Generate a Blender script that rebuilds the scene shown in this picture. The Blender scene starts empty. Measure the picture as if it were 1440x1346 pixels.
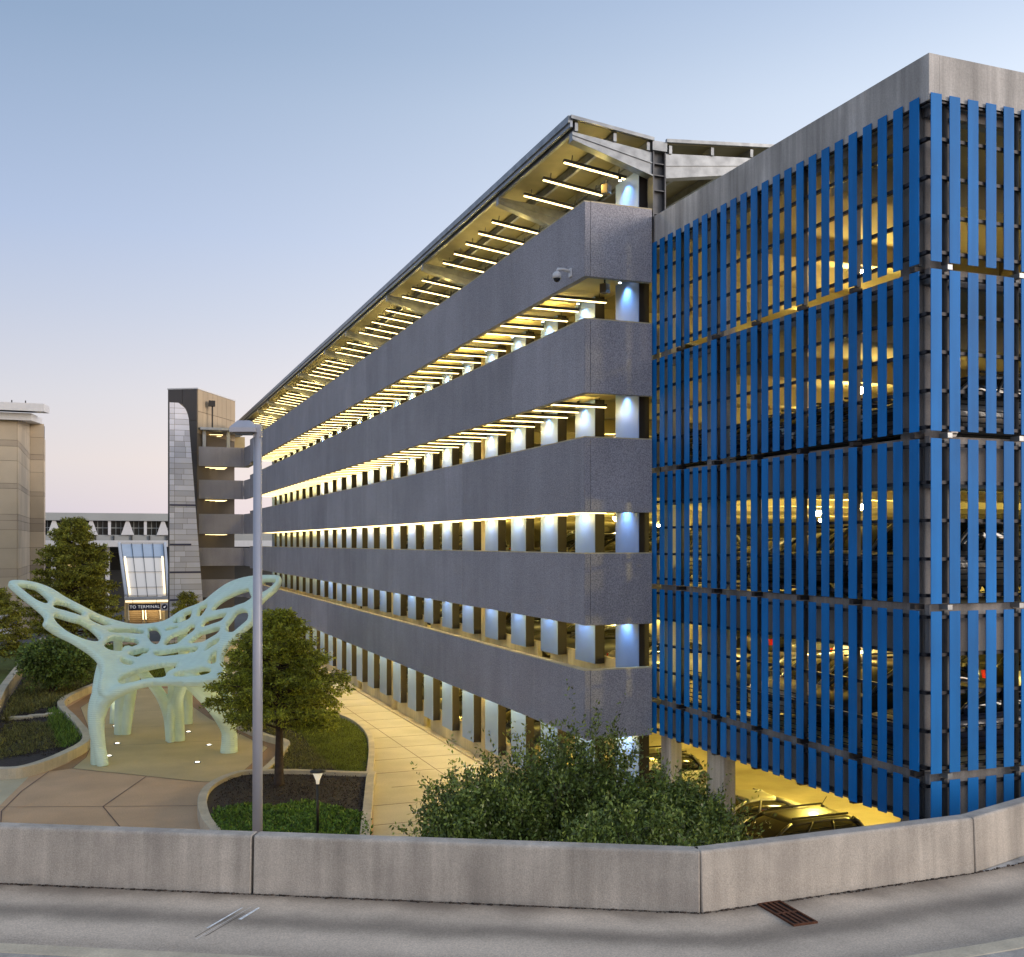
import bpy, math, random
import numpy as np
from mathutils import Vector, Matrix

random.seed(7)
rng = np.random.default_rng(11)
R = math.radians
SC = bpy.context.scene
COL = SC.collection

# ------------------------------------------------------------------ camera
cam_d = bpy.data.cameras.new('camera')
cam = bpy.data.objects.new('camera', cam_d)
COL.objects.link(cam)
cam.location = (0, 0, 9.5)
cam.rotation_euler = (R(90), 0, R(-21.0046))
cam_d.sensor_fit = 'HORIZONTAL'
cam_d.sensor_width = 36
cam_d.lens = 37.24
cam_d.shift_y = 91 / 1440
cam_d.clip_start = 0.1
cam_d.clip_end = 6000
SC.camera = cam

# ------------------------------------------------------------------ sky, sun, exposure
SUN_AZ = Vector((0.80, -0.60, 0.0)).normalized()     # the sun has just set behind the camera, to its right
world = bpy.data.worlds.new('World')
SC.world = world
world.use_nodes = True
nt = world.node_tree
nt.nodes.clear()
W = nt.nodes.new
LK = nt.links.new
w_out = W('ShaderNodeOutputWorld')
w_bg = W('ShaderNodeBackground')
w_bg2 = W('ShaderNodeBackground')
w_add = W('ShaderNodeAddShader')
w_sky = W('ShaderNodeTexSky')
w_sky.sky_type = 'NISHITA'
w_sky.sun_disc = False
w_sky.sun_elevation = R(5)
w_sky.sun_rotation = math.atan2(SUN_AZ.x, SUN_AZ.y)
w_tc = W('ShaderNodeTexCoord')
w_sep = W('ShaderNodeSeparateXYZ')
LK(w_tc.outputs['Generated'], w_sep.inputs[0])
w_el = W('ShaderNodeMapRange')
w_el.inputs['From Min'].default_value = -0.02
w_el.inputs['From Max'].default_value = 0.60
LK(w_sep.outputs['Z'], w_el.inputs['Value'])


def ramp(nodes, stops, interp='LINEAR'):
    n = nodes.new('ShaderNodeValToRGB')
    n.color_ramp.interpolation = interp
    e = n.color_ramp.elements
    while len(e) < len(stops):
        e.new(0.5)
    for q, (p, c) in zip(e, stops):
        q.position = p
        q.color = (*c, 1) if len(c) == 3 else c
    return n


w_far = ramp(nt.nodes, [(0.0, (0.40, 0.41, 0.53)), (0.08, (0.435, 0.435, 0.555)), (0.15, (0.515, 0.478, 0.53)), (0.24, (0.475, 0.472, 0.548)),
                        (0.47, (0.300, 0.372, 0.548)), (0.71, (0.180, 0.262, 0.408)), (1.0, (0.15, 0.215, 0.33))])
w_sun = ramp(nt.nodes, [(0.0, (1.9, 1.25, 0.82)), (0.14, (1.55, 1.20, 0.95)), (0.36, (1.02, 1.00, 1.00)), (0.55, (0.80, 0.85, 0.94)),
                        (0.64, (0.70, 0.775, 0.89)), (0.76, (0.50, 0.595, 0.77)), (1.0, (0.32, 0.43, 0.62))])
LK(w_el.outputs[0], w_far.inputs[0])
LK(w_el.outputs[0], w_sun.inputs[0])
w_dot = W('ShaderNodeVectorMath')
w_dot.operation = 'DOT_PRODUCT'
LK(w_tc.outputs['Generated'], w_dot.inputs[0])
w_dot.inputs[1].default_value = SUN_AZ
w_az = W('ShaderNodeMapRange')
w_az.interpolation_type = 'SMOOTHSTEP'
w_az.inputs['From Min'].default_value = -0.90
w_az.inputs['From Max'].default_value = 0.60
LK(w_dot.outputs['Value'], w_az.inputs['Value'])
w_mix = W('ShaderNodeMix')
w_mix.data_type = 'RGBA'
LK(w_az.outputs[0], w_mix.inputs['Factor'])
LK(w_far.outputs[0], w_mix.inputs['A'])
LK(w_sun.outputs[0], w_mix.inputs['B'])
LK(w_mix.outputs['Result'], w_bg.inputs['Color'])
w_bg.inputs['Strength'].default_value = 0.77
LK(w_sky.outputs[0], w_bg2.inputs['Color'])
w_bg2.inputs['Strength'].default_value = 0.02
LK(w_bg.outputs[0], w_add.inputs[0])
LK(w_bg2.outputs[0], w_add.inputs[1])
LK(w_add.outputs[0], w_out.inputs['Surface'])

sun_d = bpy.data.lights.new('sun', 'SUN')
sun_d.energy = 1.25
sun_d.angle = R(25)
sun_d.color = (1.0, 0.86, 0.74)
sun = bpy.data.objects.new('sun', sun_d)
COL.objects.link(sun)
sd = Vector((SUN_AZ.x * math.cos(R(14)), SUN_AZ.y * math.cos(R(14)), math.sin(R(14))))
sun.rotation_euler = sd.to_track_quat('Z', 'Y').to_euler()

SC.view_settings.view_transform = 'Standard'
SC.view_settings.look = 'None'
SC.view_settings.gamma = 1
SC.view_settings.use_curve_mapping = False
SC.view_settings.exposure = 0.64
SC.render.engine = 'CYCLES'
SC.cycles.use_denoising = True
SC.cycles.max_bounces = 6
SC.cycles.diffuse_bounces = 3
SC.cycles.glossy_bounces = 3
SC.cycles.transmission_bounces = 4
SC.cycles.sample_clamp_indirect = 4
SC.cycles.use_light_tree = True
try:
    SC.cycles.denoiser = 'OPENIMAGEDENOISE'
except Exception:
    pass

# ------------------------------------------------------------------ materials
MATS = {}


def mat(name, base, rough=0.6, metal=0.0, var=0.0, scale=3.0, fine=0.0, fscale=60.0, bump=0.0, bscale=40.0, streak=0.0,
        stain=None, island=0.0, spec=0.5, emit=None, strength=0.0, coat=0.0, objvar=0.0, stretch=(1, 1, 1)):
    """Principled material; var = large blotches, fine = grain, streak = vertical weathering, island/objvar = shade per leaf/object."""
    m = bpy.data.materials.new(name)
    m.use_nodes = True
    t = m.node_tree
    b = t.nodes['Principled BSDF']
    N = t.nodes.new
    b.inputs['Base Color'].default_value = (*base, 1)
    b.inputs['Roughness'].default_value = rough
    b.inputs['Metallic'].default_value = metal
    b.inputs['Specular IOR Level'].default_value = spec
    b.inputs['Coat Weight'].default_value = coat
    if emit:
        b.inputs['Emission Color'].default_value = (*emit, 1)
        b.inputs['Emission Strength'].default_value = strength
    tc = N('ShaderNodeTexCoord')
    geo = N('ShaderNodeNewGeometry')
    col = None

    def factor(src, amt, prev, lo=0.3, hi=0.7):
        mr = N('ShaderNodeMapRange')
        mr.inputs['From Min'].default_value = lo
        mr.inputs['From Max'].default_value = hi
        mr.inputs['To Min'].default_value = 1 - amt
        mr.inputs['To Max'].default_value = 1 + amt
        t.links.new(src, mr.inputs['Value'])
        if prev is None:
            return mr.outputs[0]
        mu = N('ShaderNodeMath')
        mu.operation = 'MULTIPLY'
        t.links.new(prev, mu.inputs[0])
        t.links.new(mr.outputs[0], mu.inputs[1])
        return mu.outputs[0]

    def noise(sc_, det, st=None):
        n = N('ShaderNodeTexNoise')
        n.inputs['Scale'].default_value = sc_
        n.inputs['Detail'].default_value = det
        if st:
            mp = N('ShaderNodeMapping')
            mp.inputs['Scale'].default_value = st
            t.links.new(geo.outputs['Position'], mp.inputs['Vector'])
            t.links.new(mp.outputs[0], n.inputs['Vector'])
        else:
            t.links.new(geo.outputs['Position'], n.inputs['Vector'])
        return n.outputs['Fac']

    if var:
        col = factor(noise(scale, 5, stretch if stretch != (1, 1, 1) else None), var, col)
    if fine:
        col = factor(noise(fscale, 3), fine, col)
    if streak:
        col = factor(noise(1.6, 6, (1, 1, 0.12)), streak, col)
        col = factor(noise(7.0, 4, (1, 1, 0.06)), streak * 0.6, col)
    if island:
        col = factor(geo.outputs['Random Per Island'], island, col, 0, 1)
    if objvar:
        oi = N('ShaderNodeObjectInfo')
        col = factor(oi.outputs['Random'], objvar, col, 0, 1)
    if col is not None:
        mx = N('ShaderNodeMix')
        mx.data_type = 'RGBA'
        mx.blend_type = 'MULTIPLY'
        mx.inputs['Factor'].default_value = 1
        mx.inputs['A'].default_value = (*base, 1)
        t.links.new(col, mx.inputs['B'])
        last = mx.outputs['Result']
    else:
        last = None
    if stain:
        st_col, amt, st_sc = stain
        n = noise(st_sc, 8)
        mr = N('ShaderNodeMapRange')
        mr.inputs['From Min'].default_value = 0.52
        mr.inputs['From Max'].default_value = 0.72
        mr.inputs['To Max'].default_value = amt
        t.links.new(n, mr.inputs['Value'])
        mx = N('ShaderNodeMix')
        mx.data_type = 'RGBA'
        t.links.new(mr.outputs[0], mx.inputs['Factor'])
        if last is not None:
            t.links.new(last, mx.inputs['A'])
        else:
            mx.inputs['A'].default_value = (*base, 1)
        mx.inputs['B'].default_value = (*st_col, 1)
        last = mx.outputs['Result']
    if last is not None:
        t.links.new(last, b.inputs['Base Color'])
    if bump:
        bp = N('ShaderNodeBump')
        bp.inputs['Strength'].default_value = bump
        bp.inputs['Distance'].default_value = 0.02
        t.links.new(noise(bscale, 4), bp.inputs['Height'])
        t.links.new(bp.outputs[0], b.inputs['Normal'])
    MATS[name] = m
    return m


M = MATS
mat('spandrel', (0.335, 0.330, 0.368), 0.8, var=0.10, scale=0.5, fine=0.40, fscale=28, streak=0.06, bump=0.4, bscale=30, objvar=0.09)
mat('concrete', (0.45, 0.435, 0.415), 0.85, var=0.15, scale=0.8, fine=0.10, fscale=30, streak=0.34, bump=0.25, bscale=25)
mat('concrete_shade', (0.27, 0.255, 0.245), 0.85, var=0.15, scale=0.8, fine=0.10, fscale=30, streak=0.34, bump=0.25, bscale=25)  # same concrete, darkened: the shade behind the slats is put into its colour
mat('concrete_int', (0.48, 0.43, 0.28), 0.85, var=0.12, scale=0.7, fine=0.05, bump=0.15)
mat('ramp_brown', (0.15, 0.12, 0.075), 0.85, var=0.12, scale=0.6, streak=0.12)
mat('guard_concrete', (0.54, 0.48, 0.33), 0.85, var=0.10, scale=1.2, fine=0.06, streak=0.14, bump=0.15)
mat('barrier', (0.40, 0.365, 0.32), 0.9, var=0.14, scale=1.3, fine=0.16, fscale=45, streak=0.20, bump=0.35, bscale=60,
    stain=((0.24, 0.215, 0.195), 0.45, 1.1))
mat('blue_slat', (0.001, 0.165, 0.50), 0.55, objvar=0.12, var=0.08, scale=0.9, streak=0.12, spec=0.2)
mat('rail_dark', (0.025, 0.025, 0.03), 0.5, 0.5)
mat('galv', (0.30, 0.32, 0.34), 0.45, 0.75, var=0.25, scale=3, fine=0.1)
mat('galv_dark', (0.10, 0.105, 0.115), 0.5, 0.6, var=0.2, scale=3)
mat('deck_metal', (0.22, 0.20, 0.125), 0.6, 0.3, var=0.12, scale=2)
mat('eave_metal', (0.30, 0.33, 0.38), 0.4, 0.6, var=0.1, scale=1.5)
mat('fin_metal', (0.20, 0.31, 0.62), 0.42, 0.25, var=0.05, scale=1.2, objvar=0.05)
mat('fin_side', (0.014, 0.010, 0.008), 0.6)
mat('bar_housing', (0.05, 0.048, 0.046), 0.5, 0.4)
mat('led', (1, 0.9, 0.7), 0.5, emit=(1.0, 0.74, 0.32), strength=3.2)
mat('soffit', (0.62, 0.53, 0.27), 0.8, var=0.08, scale=0.8, fine=0.04)
mat('led_low', (1, 0.9, 0.7), 0.5, emit=(1.0, 0.74, 0.32), strength=3.2)
mat('lamp_lens', (1, 0.9, 0.7), 0.5, emit=(1.0, 0.76, 0.36), strength=60)
mat('spot_lens', (1, 1, 1), 0.5, emit=(0.75, 0.87, 1.0), strength=9)
mat('ground_lens', (1, 1, 1), 0.5, emit=(1.0, 0.93, 0.78), strength=3)
mat('fixture_dark', (0.03, 0.028, 0.026), 0.5, 0.3)
mat('fixture_tan', (0.20, 0.15, 0.09), 0.5, 0.3)
mat('white_paint', (0.72, 0.73, 0.75), 0.4)
mat('lens_dark', (0.01, 0.01, 0.012), 0.1)
mat('pole_paint', (0.45, 0.46, 0.52), 0.4, 0.2, var=0.05, scale=2)
mat('bollard_metal', (0.06, 0.055, 0.045), 0.4, 0.7)
mat('bollard_glow', (0.8, 0.75, 0.65), 0.4, emit=(1, 0.85, 0.6), strength=0.3)
mat('plaza_pink', (0.60, 0.385, 0.215), 0.85, stain=((0.40, 0.26, 0.16), 0.35, 0.35), var=0.10, scale=0.5, fine=0.10, fscale=20, bump=0.1)
mat('plaza_sand', (0.54, 0.415, 0.21), 0.85, stain=((0.38, 0.29, 0.15), 0.35, 0.3), var=0.10, scale=0.45, fine=0.08, fscale=25, bump=0.1)
mat('plaza_brown', (0.36, 0.205, 0.095), 0.85, var=0.12, scale=0.8, fine=0.12, fscale=25, bump=0.15)
mat('walk', (0.57, 0.49, 0.32), 0.85, stain=((0.40, 0.33, 0.21), 0.35, 0.3), var=0.12, scale=0.5, fine=0.08, fscale=25, bump=0.1)
mat('kerb', (0.54, 0.465, 0.34), 0.85, var=0.14, scale=0.9, fine=0.10, fscale=30, bump=0.2, streak=0.10)
mat('joint', (0.16, 0.10, 0.07), 0.9)
mat('asphalt', (0.11, 0.11, 0.108), 0.9, var=0.2, scale=0.2, fine=0.15)
mat('garage_floor', (0.40, 0.36, 0.26), 0.7, var=0.18, scale=0.5, fine=0.10, stain=((0.16, 0.13, 0.08), 0.4, 0.6))
mat('mulch', (0.040, 0.030, 0.026), 0.95, var=0.4, scale=6, fine=0.5, fscale=30, bump=0.9, bscale=22)
mat('mulch_chip', (0.055, 0.040, 0.032), 0.95, island=0.6)
mat('lawn', (0.12, 0.14, 0.02), 0.95, var=0.25, scale=1.2, fine=0.3, fscale=20, bump=0.5, bscale=40)
mat('bark', (0.060, 0.040, 0.028), 0.9, var=0.3, scale=6, bump=0.7, bscale=18)
mat('sculpture_mint', (0.68, 0.85, 0.70), 0.42, var=0.05, scale=2.0)
mat('stone_tan', (0.52, 0.44, 0.33), 0.85, var=0.08, scale=0.4, fine=0.08, objvar=0.14)
mat('stone_tan_dark', (0.41, 0.345, 0.265), 0.85, var=0.08, scale=0.4, fine=0.08, objvar=0.10)
mat('stone_joint', (0.15, 0.13, 0.11), 0.9)
mat('sail_stone', (0.62, 0.635, 0.72), 0.7, var=0.05, scale=0.6, objvar=0.20)
mat('sail_band', (0.035, 0.04, 0.10), 0.5)
mat('tower_dark', (0.075, 0.070, 0.072), 0.7, var=0.08, scale=0.4, objvar=0.10)
mat('tower_tan', (0.40, 0.32, 0.22), 0.8, var=0.05, scale=0.4, objvar=0.07)
mat('roof_white', (0.62, 0.63, 0.65), 0.5, var=0.05)
mat('terminal_grey', (0.34, 0.36, 0.36), 0.7, var=0.06, scale=0.2, objvar=0.04)
mat('glass_dark', (0.02, 0.022, 0.022), 0.25, spec=0.25, var=0.3, scale=0.3)
mat('glass_lit', (0.25, 0.20, 0.10), 0.3, emit=(1, 0.72, 0.30), strength=0.5, var=0.5, scale=0.4)
mat('frame_dark', (0.06, 0.065, 0.07), 0.5, 0.3)
mat('frit_glass', (0.55, 0.61, 0.68), 0.12, spec=0.6, var=0.05, scale=0.5)
mat('frit_glass_lit', (0.62, 0.60, 0.58), 0.2, emit=(1.0, 0.85, 0.65), strength=0.16)
mat('cove_light', (1, 0.9, 0.7), 0.4, emit=(1, 0.80, 0.48), strength=0.95)
mat('sign_navy', (0.012, 0.014, 0.045), 0.4)
mat('sign_white', (0.8, 0.8, 0.8), 0.5, emit=(1, 1, 1), strength=0.25)
mat('sign_blue', (0.03, 0.10, 0.38), 0.4)
mat('sign_orange', (0.50, 0.13, 0.03), 0.5)
mat('warm_wall', (0.55, 0.44, 0.24), 0.8, var=0.15, scale=1)
mat('rust', (0.105, 0.038, 0.018), 0.8, 0.3, var=0.4, scale=10)
mat('black_hole', (0.008, 0.008, 0.008), 0.9)
mat('road_paint', (0.85, 0.85, 0.83), 0.7, var=0.25, scale=12, fine=0.3)
mat('crack', (0.07, 0.065, 0.06), 0.95)
mat('car_glass', (0.010, 0.012, 0.013), 0.06, spec=0.7)
mat('tyre', (0.012, 0.012, 0.012), 0.8)
mat('rim', (0.35, 0.35, 0.36), 0.35, 0.8)
mat('chrome', (0.55, 0.55, 0.55), 0.2, 0.9)
mat('tail_red', (0.35, 0.01, 0.008), 0.25)
mat('head_clear', (0.6, 0.6, 0.6), 0.15)
for nm, c in (('black', (0.010, 0.011, 0.012)), ('silver', (0.40, 0.40, 0.39)), ('white', (0.62, 0.61, 0.58)), ('grey', (0.09, 0.095, 0.10)),
              ('red', (0.28, 0.015, 0.015)), ('olive', (0.035, 0.035, 0.018)), ('navy', (0.012, 0.02, 0.06))):
    mat('car_' + nm, c, 0.36, 0.25 if nm in ('silver', 'grey') else 0.0, coat=0.3)


def leafmat(name, base, island=0.75, trans=0.25, rough=0.55):
    m = mat(name, base, rough, island=island, var=0.25, scale=1.0)
    t = m.node_tree
    b = t.nodes['Principled BSDF']
    src = b.inputs['Base Color'].links[0].from_socket
    tr = t.nodes.new('ShaderNodeBsdfTranslucent')
    t.links.new(src, tr.inputs['Color'])
    ms = t.nodes.new('ShaderNodeMixShader')
    ms.inputs[0].default_value = trans
    t.links.new(b.outputs[0], ms.inputs[1])
    t.links.new(tr.outputs[0], ms.inputs[2])
    t.links.new(ms.outputs[0], t.nodes['Material Output'].inputs['Surface'])
    return m


leafmat('leaf_cypress', (0.27, 0.295, 0.030), trans=0.35)
leafmat('leaf_cypress_far', (0.29, 0.29, 0.042), trans=0.35)
leafmat('leaf_bush', (0.19, 0.245, 0.052), rough=0.36)
leafmat('leaf_broad', (0.14, 0.205, 0.042))
leafmat('leaf_ground', (0.12, 0.21, 0.028))
leafmat('leaf_grass', (0.165, 0.195, 0.022))
leafmat('leaf_dry', (0.17, 0.165, 0.045))


def road_material():
    m = mat('road', (0.60, 0.495, 0.385), 0.85, stain=((0.30, 0.25, 0.20), 0.4, 0.8), var=0.12, scale=0.7, fine=0.22, fscale=45, bump=0.2, bscale=50)
    t = m.node_tree
    b = t.nodes['Principled BSDF']
    src = b.inputs['Base Color'].links[0].from_socket
    uv = t.nodes.new('ShaderNodeTexCoord')
    sep = t.nodes.new('ShaderNodeSeparateXYZ')
    t.links.new(uv.outputs['UV'], sep.inputs[0])
    nz = t.nodes.new('ShaderNodeTexNoise')
    nz.inputs['Scale'].default_value = 0.9
    nz.inputs['Detail'].default_value = 5
    t.links.new(uv.outputs['UV'], nz.inputs['Vector'])
    ad = t.nodes.new('ShaderNodeMath')
    ad.operation = 'MULTIPLY_ADD'
    t.links.new(nz.outputs['Fac'], ad.inputs[0])
    ad.inputs[1].default_value = 0.45
    t.links.new(sep.outputs['Y'], ad.inputs[2])
    mr = t.nodes.new('ShaderNodeMapRange')
    mr.inputs['From Min'].default_value = 0.22
    mr.inputs['From Max'].default_value = 2.95
    t.links.new(ad.outputs[0], mr.inputs['Value'])
    # across the lane: grimy gutter, two wheel tracks polished dark by tyres
    rp = ramp(t.nodes, [(0.0, (0.45,) * 3), (0.05, (0.72,) * 3), (0.13, (1.0,) * 3), (0.24, (1.05,) * 3), (0.36, (0.44,) * 3),
                        (0.46, (0.50,) * 3), (0.56, (1.02,) * 3), (0.72, (0.98,) * 3), (0.84, (0.62,) * 3), (0.95, (0.95,) * 3), (1.0, (0.9,) * 3)], 'B_SPLINE')
    t.links.new(mr.outputs[0], rp.inputs[0])
    mx = t.nodes.new('ShaderNodeMix')
    mx.data_type = 'RGBA'
    mx.blend_type = 'MULTIPLY'
    mx.inputs['Factor'].default_value = 1
    t.links.new(src, mx.inputs['A'])
    t.links.new(rp.outputs[0], mx.inputs['B'])
    # uneven grime washed along the foot of the barrier
    n2 = t.nodes.new('ShaderNodeTexNoise')
    n2.inputs['Scale'].default_value = 0.75
    n2.inputs['Detail'].default_value = 7
    t.links.new(uv.outputs['UV'], n2.inputs['Vector'])
    g1 = t.nodes.new('ShaderNodeMapRange')
    g1.inputs['From Min'].default_value = 0.42
    g1.inputs['From Max'].default_value = 0.60
    t.links.new(n2.outputs['Fac'], g1.inputs['Value'])
    g2 = t.nodes.new('ShaderNodeMapRange')
    g2.inputs['From Min'].default_value = 0.75
    g2.inputs['From Max'].default_value = 0.10
    g2.inputs['To Max'].default_value = 0.6
    t.links.new(sep.outputs['Y'], g2.inputs['Value'])
    gm = t.nodes.new('ShaderNodeMath')
    gm.operation = 'MULTIPLY'
    t.links.new(g1.outputs[0], gm.inputs[0])
    t.links.new(g2.outputs[0], gm.inputs[1])
    m2 = t.nodes.new('ShaderNodeMix')
    m2.data_type = 'RGBA'
    t.links.new(gm.outputs[0], m2.inputs['Factor'])
    t.links.new(mx.outputs['Result'], m2.inputs['A'])
    m2.inputs['B'].default_value = (0.16, 0.125, 0.095, 1)
    t.links.new(m2.outputs['Result'], b.inputs['Base Color'])
    return m


road_material()


def sculpture_material():
    """faint stacked-layer lines of the laminated shell"""
    m = M['sculpture_mint']
    t = m.node_tree
    b = t.nodes['Principled BSDF']
    geo = t.nodes.new('ShaderNodeNewGeometry')
    wv = t.nodes.new('ShaderNodeTexWave')
    wv.wave_type = 'BANDS'
    wv.bands_direction = 'Z'
    wv.inputs['Scale'].default_value = 3.6
    wv.inputs['Distortion'].default_value = 1.0
    wv.inputs['Detail'].default_value = 1
    t.links.new(geo.outputs['Position'], wv.inputs['Vector'])
    bp = t.nodes.new('ShaderNodeBump')
    bp.inputs['Strength'].default_value = 0.35
    bp.inputs['Distance'].default_value = 0.03
    t.links.new(wv.outputs['Fac'], bp.inputs['Height'])
    t.links.new(bp.outputs[0], b.inputs['Normal'])


sculpture_material()

# ------------------------------------------------------------------ mesh helpers


class MB:
    """collects shapes; build() links them as ONE mesh object"""

    def __init__(self):
        self.v, self.f, self.m, self.s = [], [], [], []

    def add(self, verts, faces, mi=0, smooth=False):
        o = len(self.v)
        self.v.extend([tuple(p) for p in verts])
        for q in faces:
            self.f.append(tuple(i + o for i in q))
            self.m.append(mi)
            self.s.append(smooth)
        return self

    def box(self, x0, x1, y0, y1, z0, z1, mi=0):
        v = [(x, y, z) for z in (z0, z1) for y in (y0, y1) for x in (x0, x1)]
        return self.add(v, [(0, 2, 3, 1), (4, 5, 7, 6), (0, 1, 5, 4), (2, 6, 7, 3), (0, 4, 6, 2), (1, 3, 7, 5)], mi)

    def bar(self, p, q, w, h, mi=0):
        """box of width w (horizontal) and height h running from p to q"""
        p, q = Vector(p), Vector(q)
        d = (q - p).normalized()
        up = Vector((0, 0, 1)) if abs(d.z) < 0.95 else Vector((0, 1, 0))
        s = d.cross(up).normalized()
        u = s.cross(d).normalized()
        v = []
        for c in (p, q):
            v += [c - s * w / 2 - u * h / 2, c + s * w / 2 - u * h / 2, c + s * w / 2 + u * h / 2, c - s * w / 2 + u * h / 2]
        return self.add(v, [(3, 2, 1, 0), (4, 5, 6, 7), (0, 1, 5, 4), (1, 2, 6, 5), (2, 3, 7, 6), (3, 0, 4, 7)], mi)

    def prism(self, poly, z0, z1, mi=0, caps=True):
        n = len(poly)
        v = [(x, y, z0) for x, y in poly] + [(x, y, z1) for x, y in poly]
        f = [(i, (i + 1) % n, n + (i + 1) % n, n + i) for i in range(n)]
        if caps:
            f += [tuple(range(n - 1, -1, -1)), tuple(range(n, 2 * n))]
        return self.add(v, f, mi)

    def extrude(self, prof, axis, a0, a1, mi=0):
        """profile of (u, z) pushed along x or y"""
        n = len(prof)
        if axis == 'y':
            v = [(u, a0, z) for u, z in prof] + [(u, a1, z) for u, z in prof]
        else:
            v = [(a0, u, z) for u, z in prof] + [(a1, u, z) for u, z in prof]
        f = [(i, (i + 1) % n, n + (i + 1) % n, n + i) for i in range(n)]
        f += [tuple(range(n - 1, -1, -1)), tuple(range(n, 2 * n))]
        return self.add(v, f, mi)

    def tube(self, pts, rad, n=8, mi=0, smooth=True):
        pts = [Vector(p) for p in pts]
        v, f = [], []
        a = None
        for i, p in enumerate(pts):
            d = (pts[min(i + 1, len(pts) - 1)] - pts[max(i - 1, 0)]).normalized()
            if a is None:
                a = d.cross(Vector((0, 0, 1)) if abs(d.z) < 0.95 else Vector((1, 0, 0))).normalized()
            a = (a - d * a.dot(d)).normalized()
            b = d.cross(a)
            r = rad[i] if isinstance(rad, (list, tuple)) else rad
            for k in range(n):
                t = 2 * math.pi * k / n
                v.append(p + a * r * math.cos(t) + b * r * math.sin(t))
        for i in range(len(pts) - 1):
            for k in range(n):
                f.append((i * n + k, i * n + (k + 1) % n, (i + 1) * n + (k + 1) % n, (i + 1) * n + k))
        self.add(v, f, mi, smooth)
        o = len(self.v) - len(v)
        self.f += [tuple(o + k for k in range(n - 1, -1, -1)), tuple(o + (len(pts) - 1) * n + k for k in range(n))]
        self.m += [mi, mi]
        self.s += [False, False]
        return self

    def mesh(self, name, mats, off=(0, 0, 0)):
        me = bpy.data.meshes.new(name)
        me.from_pydata([(x - off[0], y - off[1], z - off[2]) for x, y, z in self.v], [], self.f)
        for m_ in (mats if isinstance(mats, (list, tuple)) else [mats]):
            me.materials.append(MATS[m_] if isinstance(m_, str) else m_)
        me.polygons.foreach_set('material_index', self.m)
        me.polygons.foreach_set('use_smooth', self.s)
        me.update()
        return me

    def build(self, name, mats, parent=None, kind=None, local=False, bevel=0):
        off = parent_off(parent) if parent is not None and not local else (0, 0, 0)
        o = link(name, self.mesh(name, mats, off), parent)
        if kind:
            o['kind'] = kind
        if bevel:
            b = o.modifiers.new('bevel', 'BEVEL')
            b.width = bevel
            b.segments = 2
            b.limit_method = 'ANGLE'
        return o


def parent_off(p):
    v = Vector((0, 0, 0))
    while p is not None:
        v += p.location
        p = p.parent
    return v


def link(name, data, parent=None, loc=None, rz=0):
    o = bpy.data.objects.new(name, data)
    COL.objects.link(o)
    if parent is not None:
        o.parent = parent
    if loc is not None:
        o.location = loc
    if rz:
        o.rotation_euler = (0, 0, rz)
    return o


def tag(o, label, cat, group=None):
    o['label'] = label
    o['category'] = cat
    if group:
        o['group'] = group
    return o


def ordinal(n):
    a = ['first', 'second', 'third', 'fourth', 'fifth', 'sixth', 'seventh', 'eighth', 'ninth', 'tenth', 'eleventh', 'twelfth', 'thirteenth', 'fourteenth',
         'fifteenth', 'sixteenth', 'seventeenth', 'eighteenth', 'nineteenth']
    if n <= 19:
        return a[n - 1]
    t = ['twenty', 'thirty', 'forty', 'fifty'][n // 10 - 2]
    return t + '-' + a[n % 10 - 1] if n % 10 else t[:-1] + 'ieth'


def thing(name, label, cat, loc=(0, 0, 0), rz=0, group=None):
    return tag(link(name, None, None, loc, rz), label, cat, group)


def dup(root, loc=None, rz=None, label=None, group=None):
    r = root.copy()
    COL.objects.link(r)
    if loc is not None:
        r.location = loc
    if rz is not None:
        r.rotation_euler = (0, 0, rz)
    if label:
        r['label'] = label
    if group:
        r['group'] = group
    for ch in list(root.children):
        c = ch.copy()
        COL.objects.link(c)
        c.parent = r
        for g in list(ch.children):
            d = g.copy()
            COL.objects.link(d)
            d.parent = c
    return r


def arrmesh(name, V, F, mats, smooth=False):
    """mesh from numpy arrays of verts and equal-length faces"""
    me = bpy.data.meshes.new(name)
    V = np.asarray(V, np.float32)
    F = np.asarray(F, np.int32)
    k = F.shape[1]
    me.vertices.add(len(V))
    me.vertices.foreach_set('co', V.ravel())
    me.loops.add(F.size)
    me.loops.foreach_set('vertex_index', F.ravel())
    me.polygons.add(len(F))
    me.polygons.foreach_set('loop_start', np.arange(0, F.size, k, dtype=np.int32))
    me.polygons.foreach_set('loop_total', np.full(len(F), k, np.int32))
    for m_ in (mats if isinstance(mats, (list, tuple)) else [mats]):
        me.materials.append(MATS[m_])
    me.update(calc_edges=True)
    if smooth:
        me.polygons.foreach_set('use_smooth', [True] * len(F))
    return me


def leaves(P, D, L, Wd, jit=0.5):
    """diamond leaf at each P along D; returns V, F"""
    n = len(P)
    D = D / (np.linalg.norm(D, axis=1, keepdims=True) + 1e-9)
    rnd = rng.normal(size=(n, 3))
    S = np.cross(D, rnd)
    S /= (np.linalg.norm(S, axis=1, keepdims=True) + 1e-9)
    L = np.asarray(L).reshape(-1, 1) * (1 + jit * (rng.random((n, 1)) - 0.5))
    Wd = np.asarray(Wd).reshape(-1, 1) * (1 + jit * (rng.random((n, 1)) - 0.5))
    N = np.cross(D, S)
    V = np.stack([P, P + D * L * 0.5 + S * Wd * 0.5 + N * Wd * 0.15, P + D * L, P + D * L * 0.5 - S * Wd * 0.5 + N * Wd * 0.15], 1).reshape(-1, 3)
    F = np.arange(4 * n).reshape(-1, 4)
    return V, F


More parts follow.
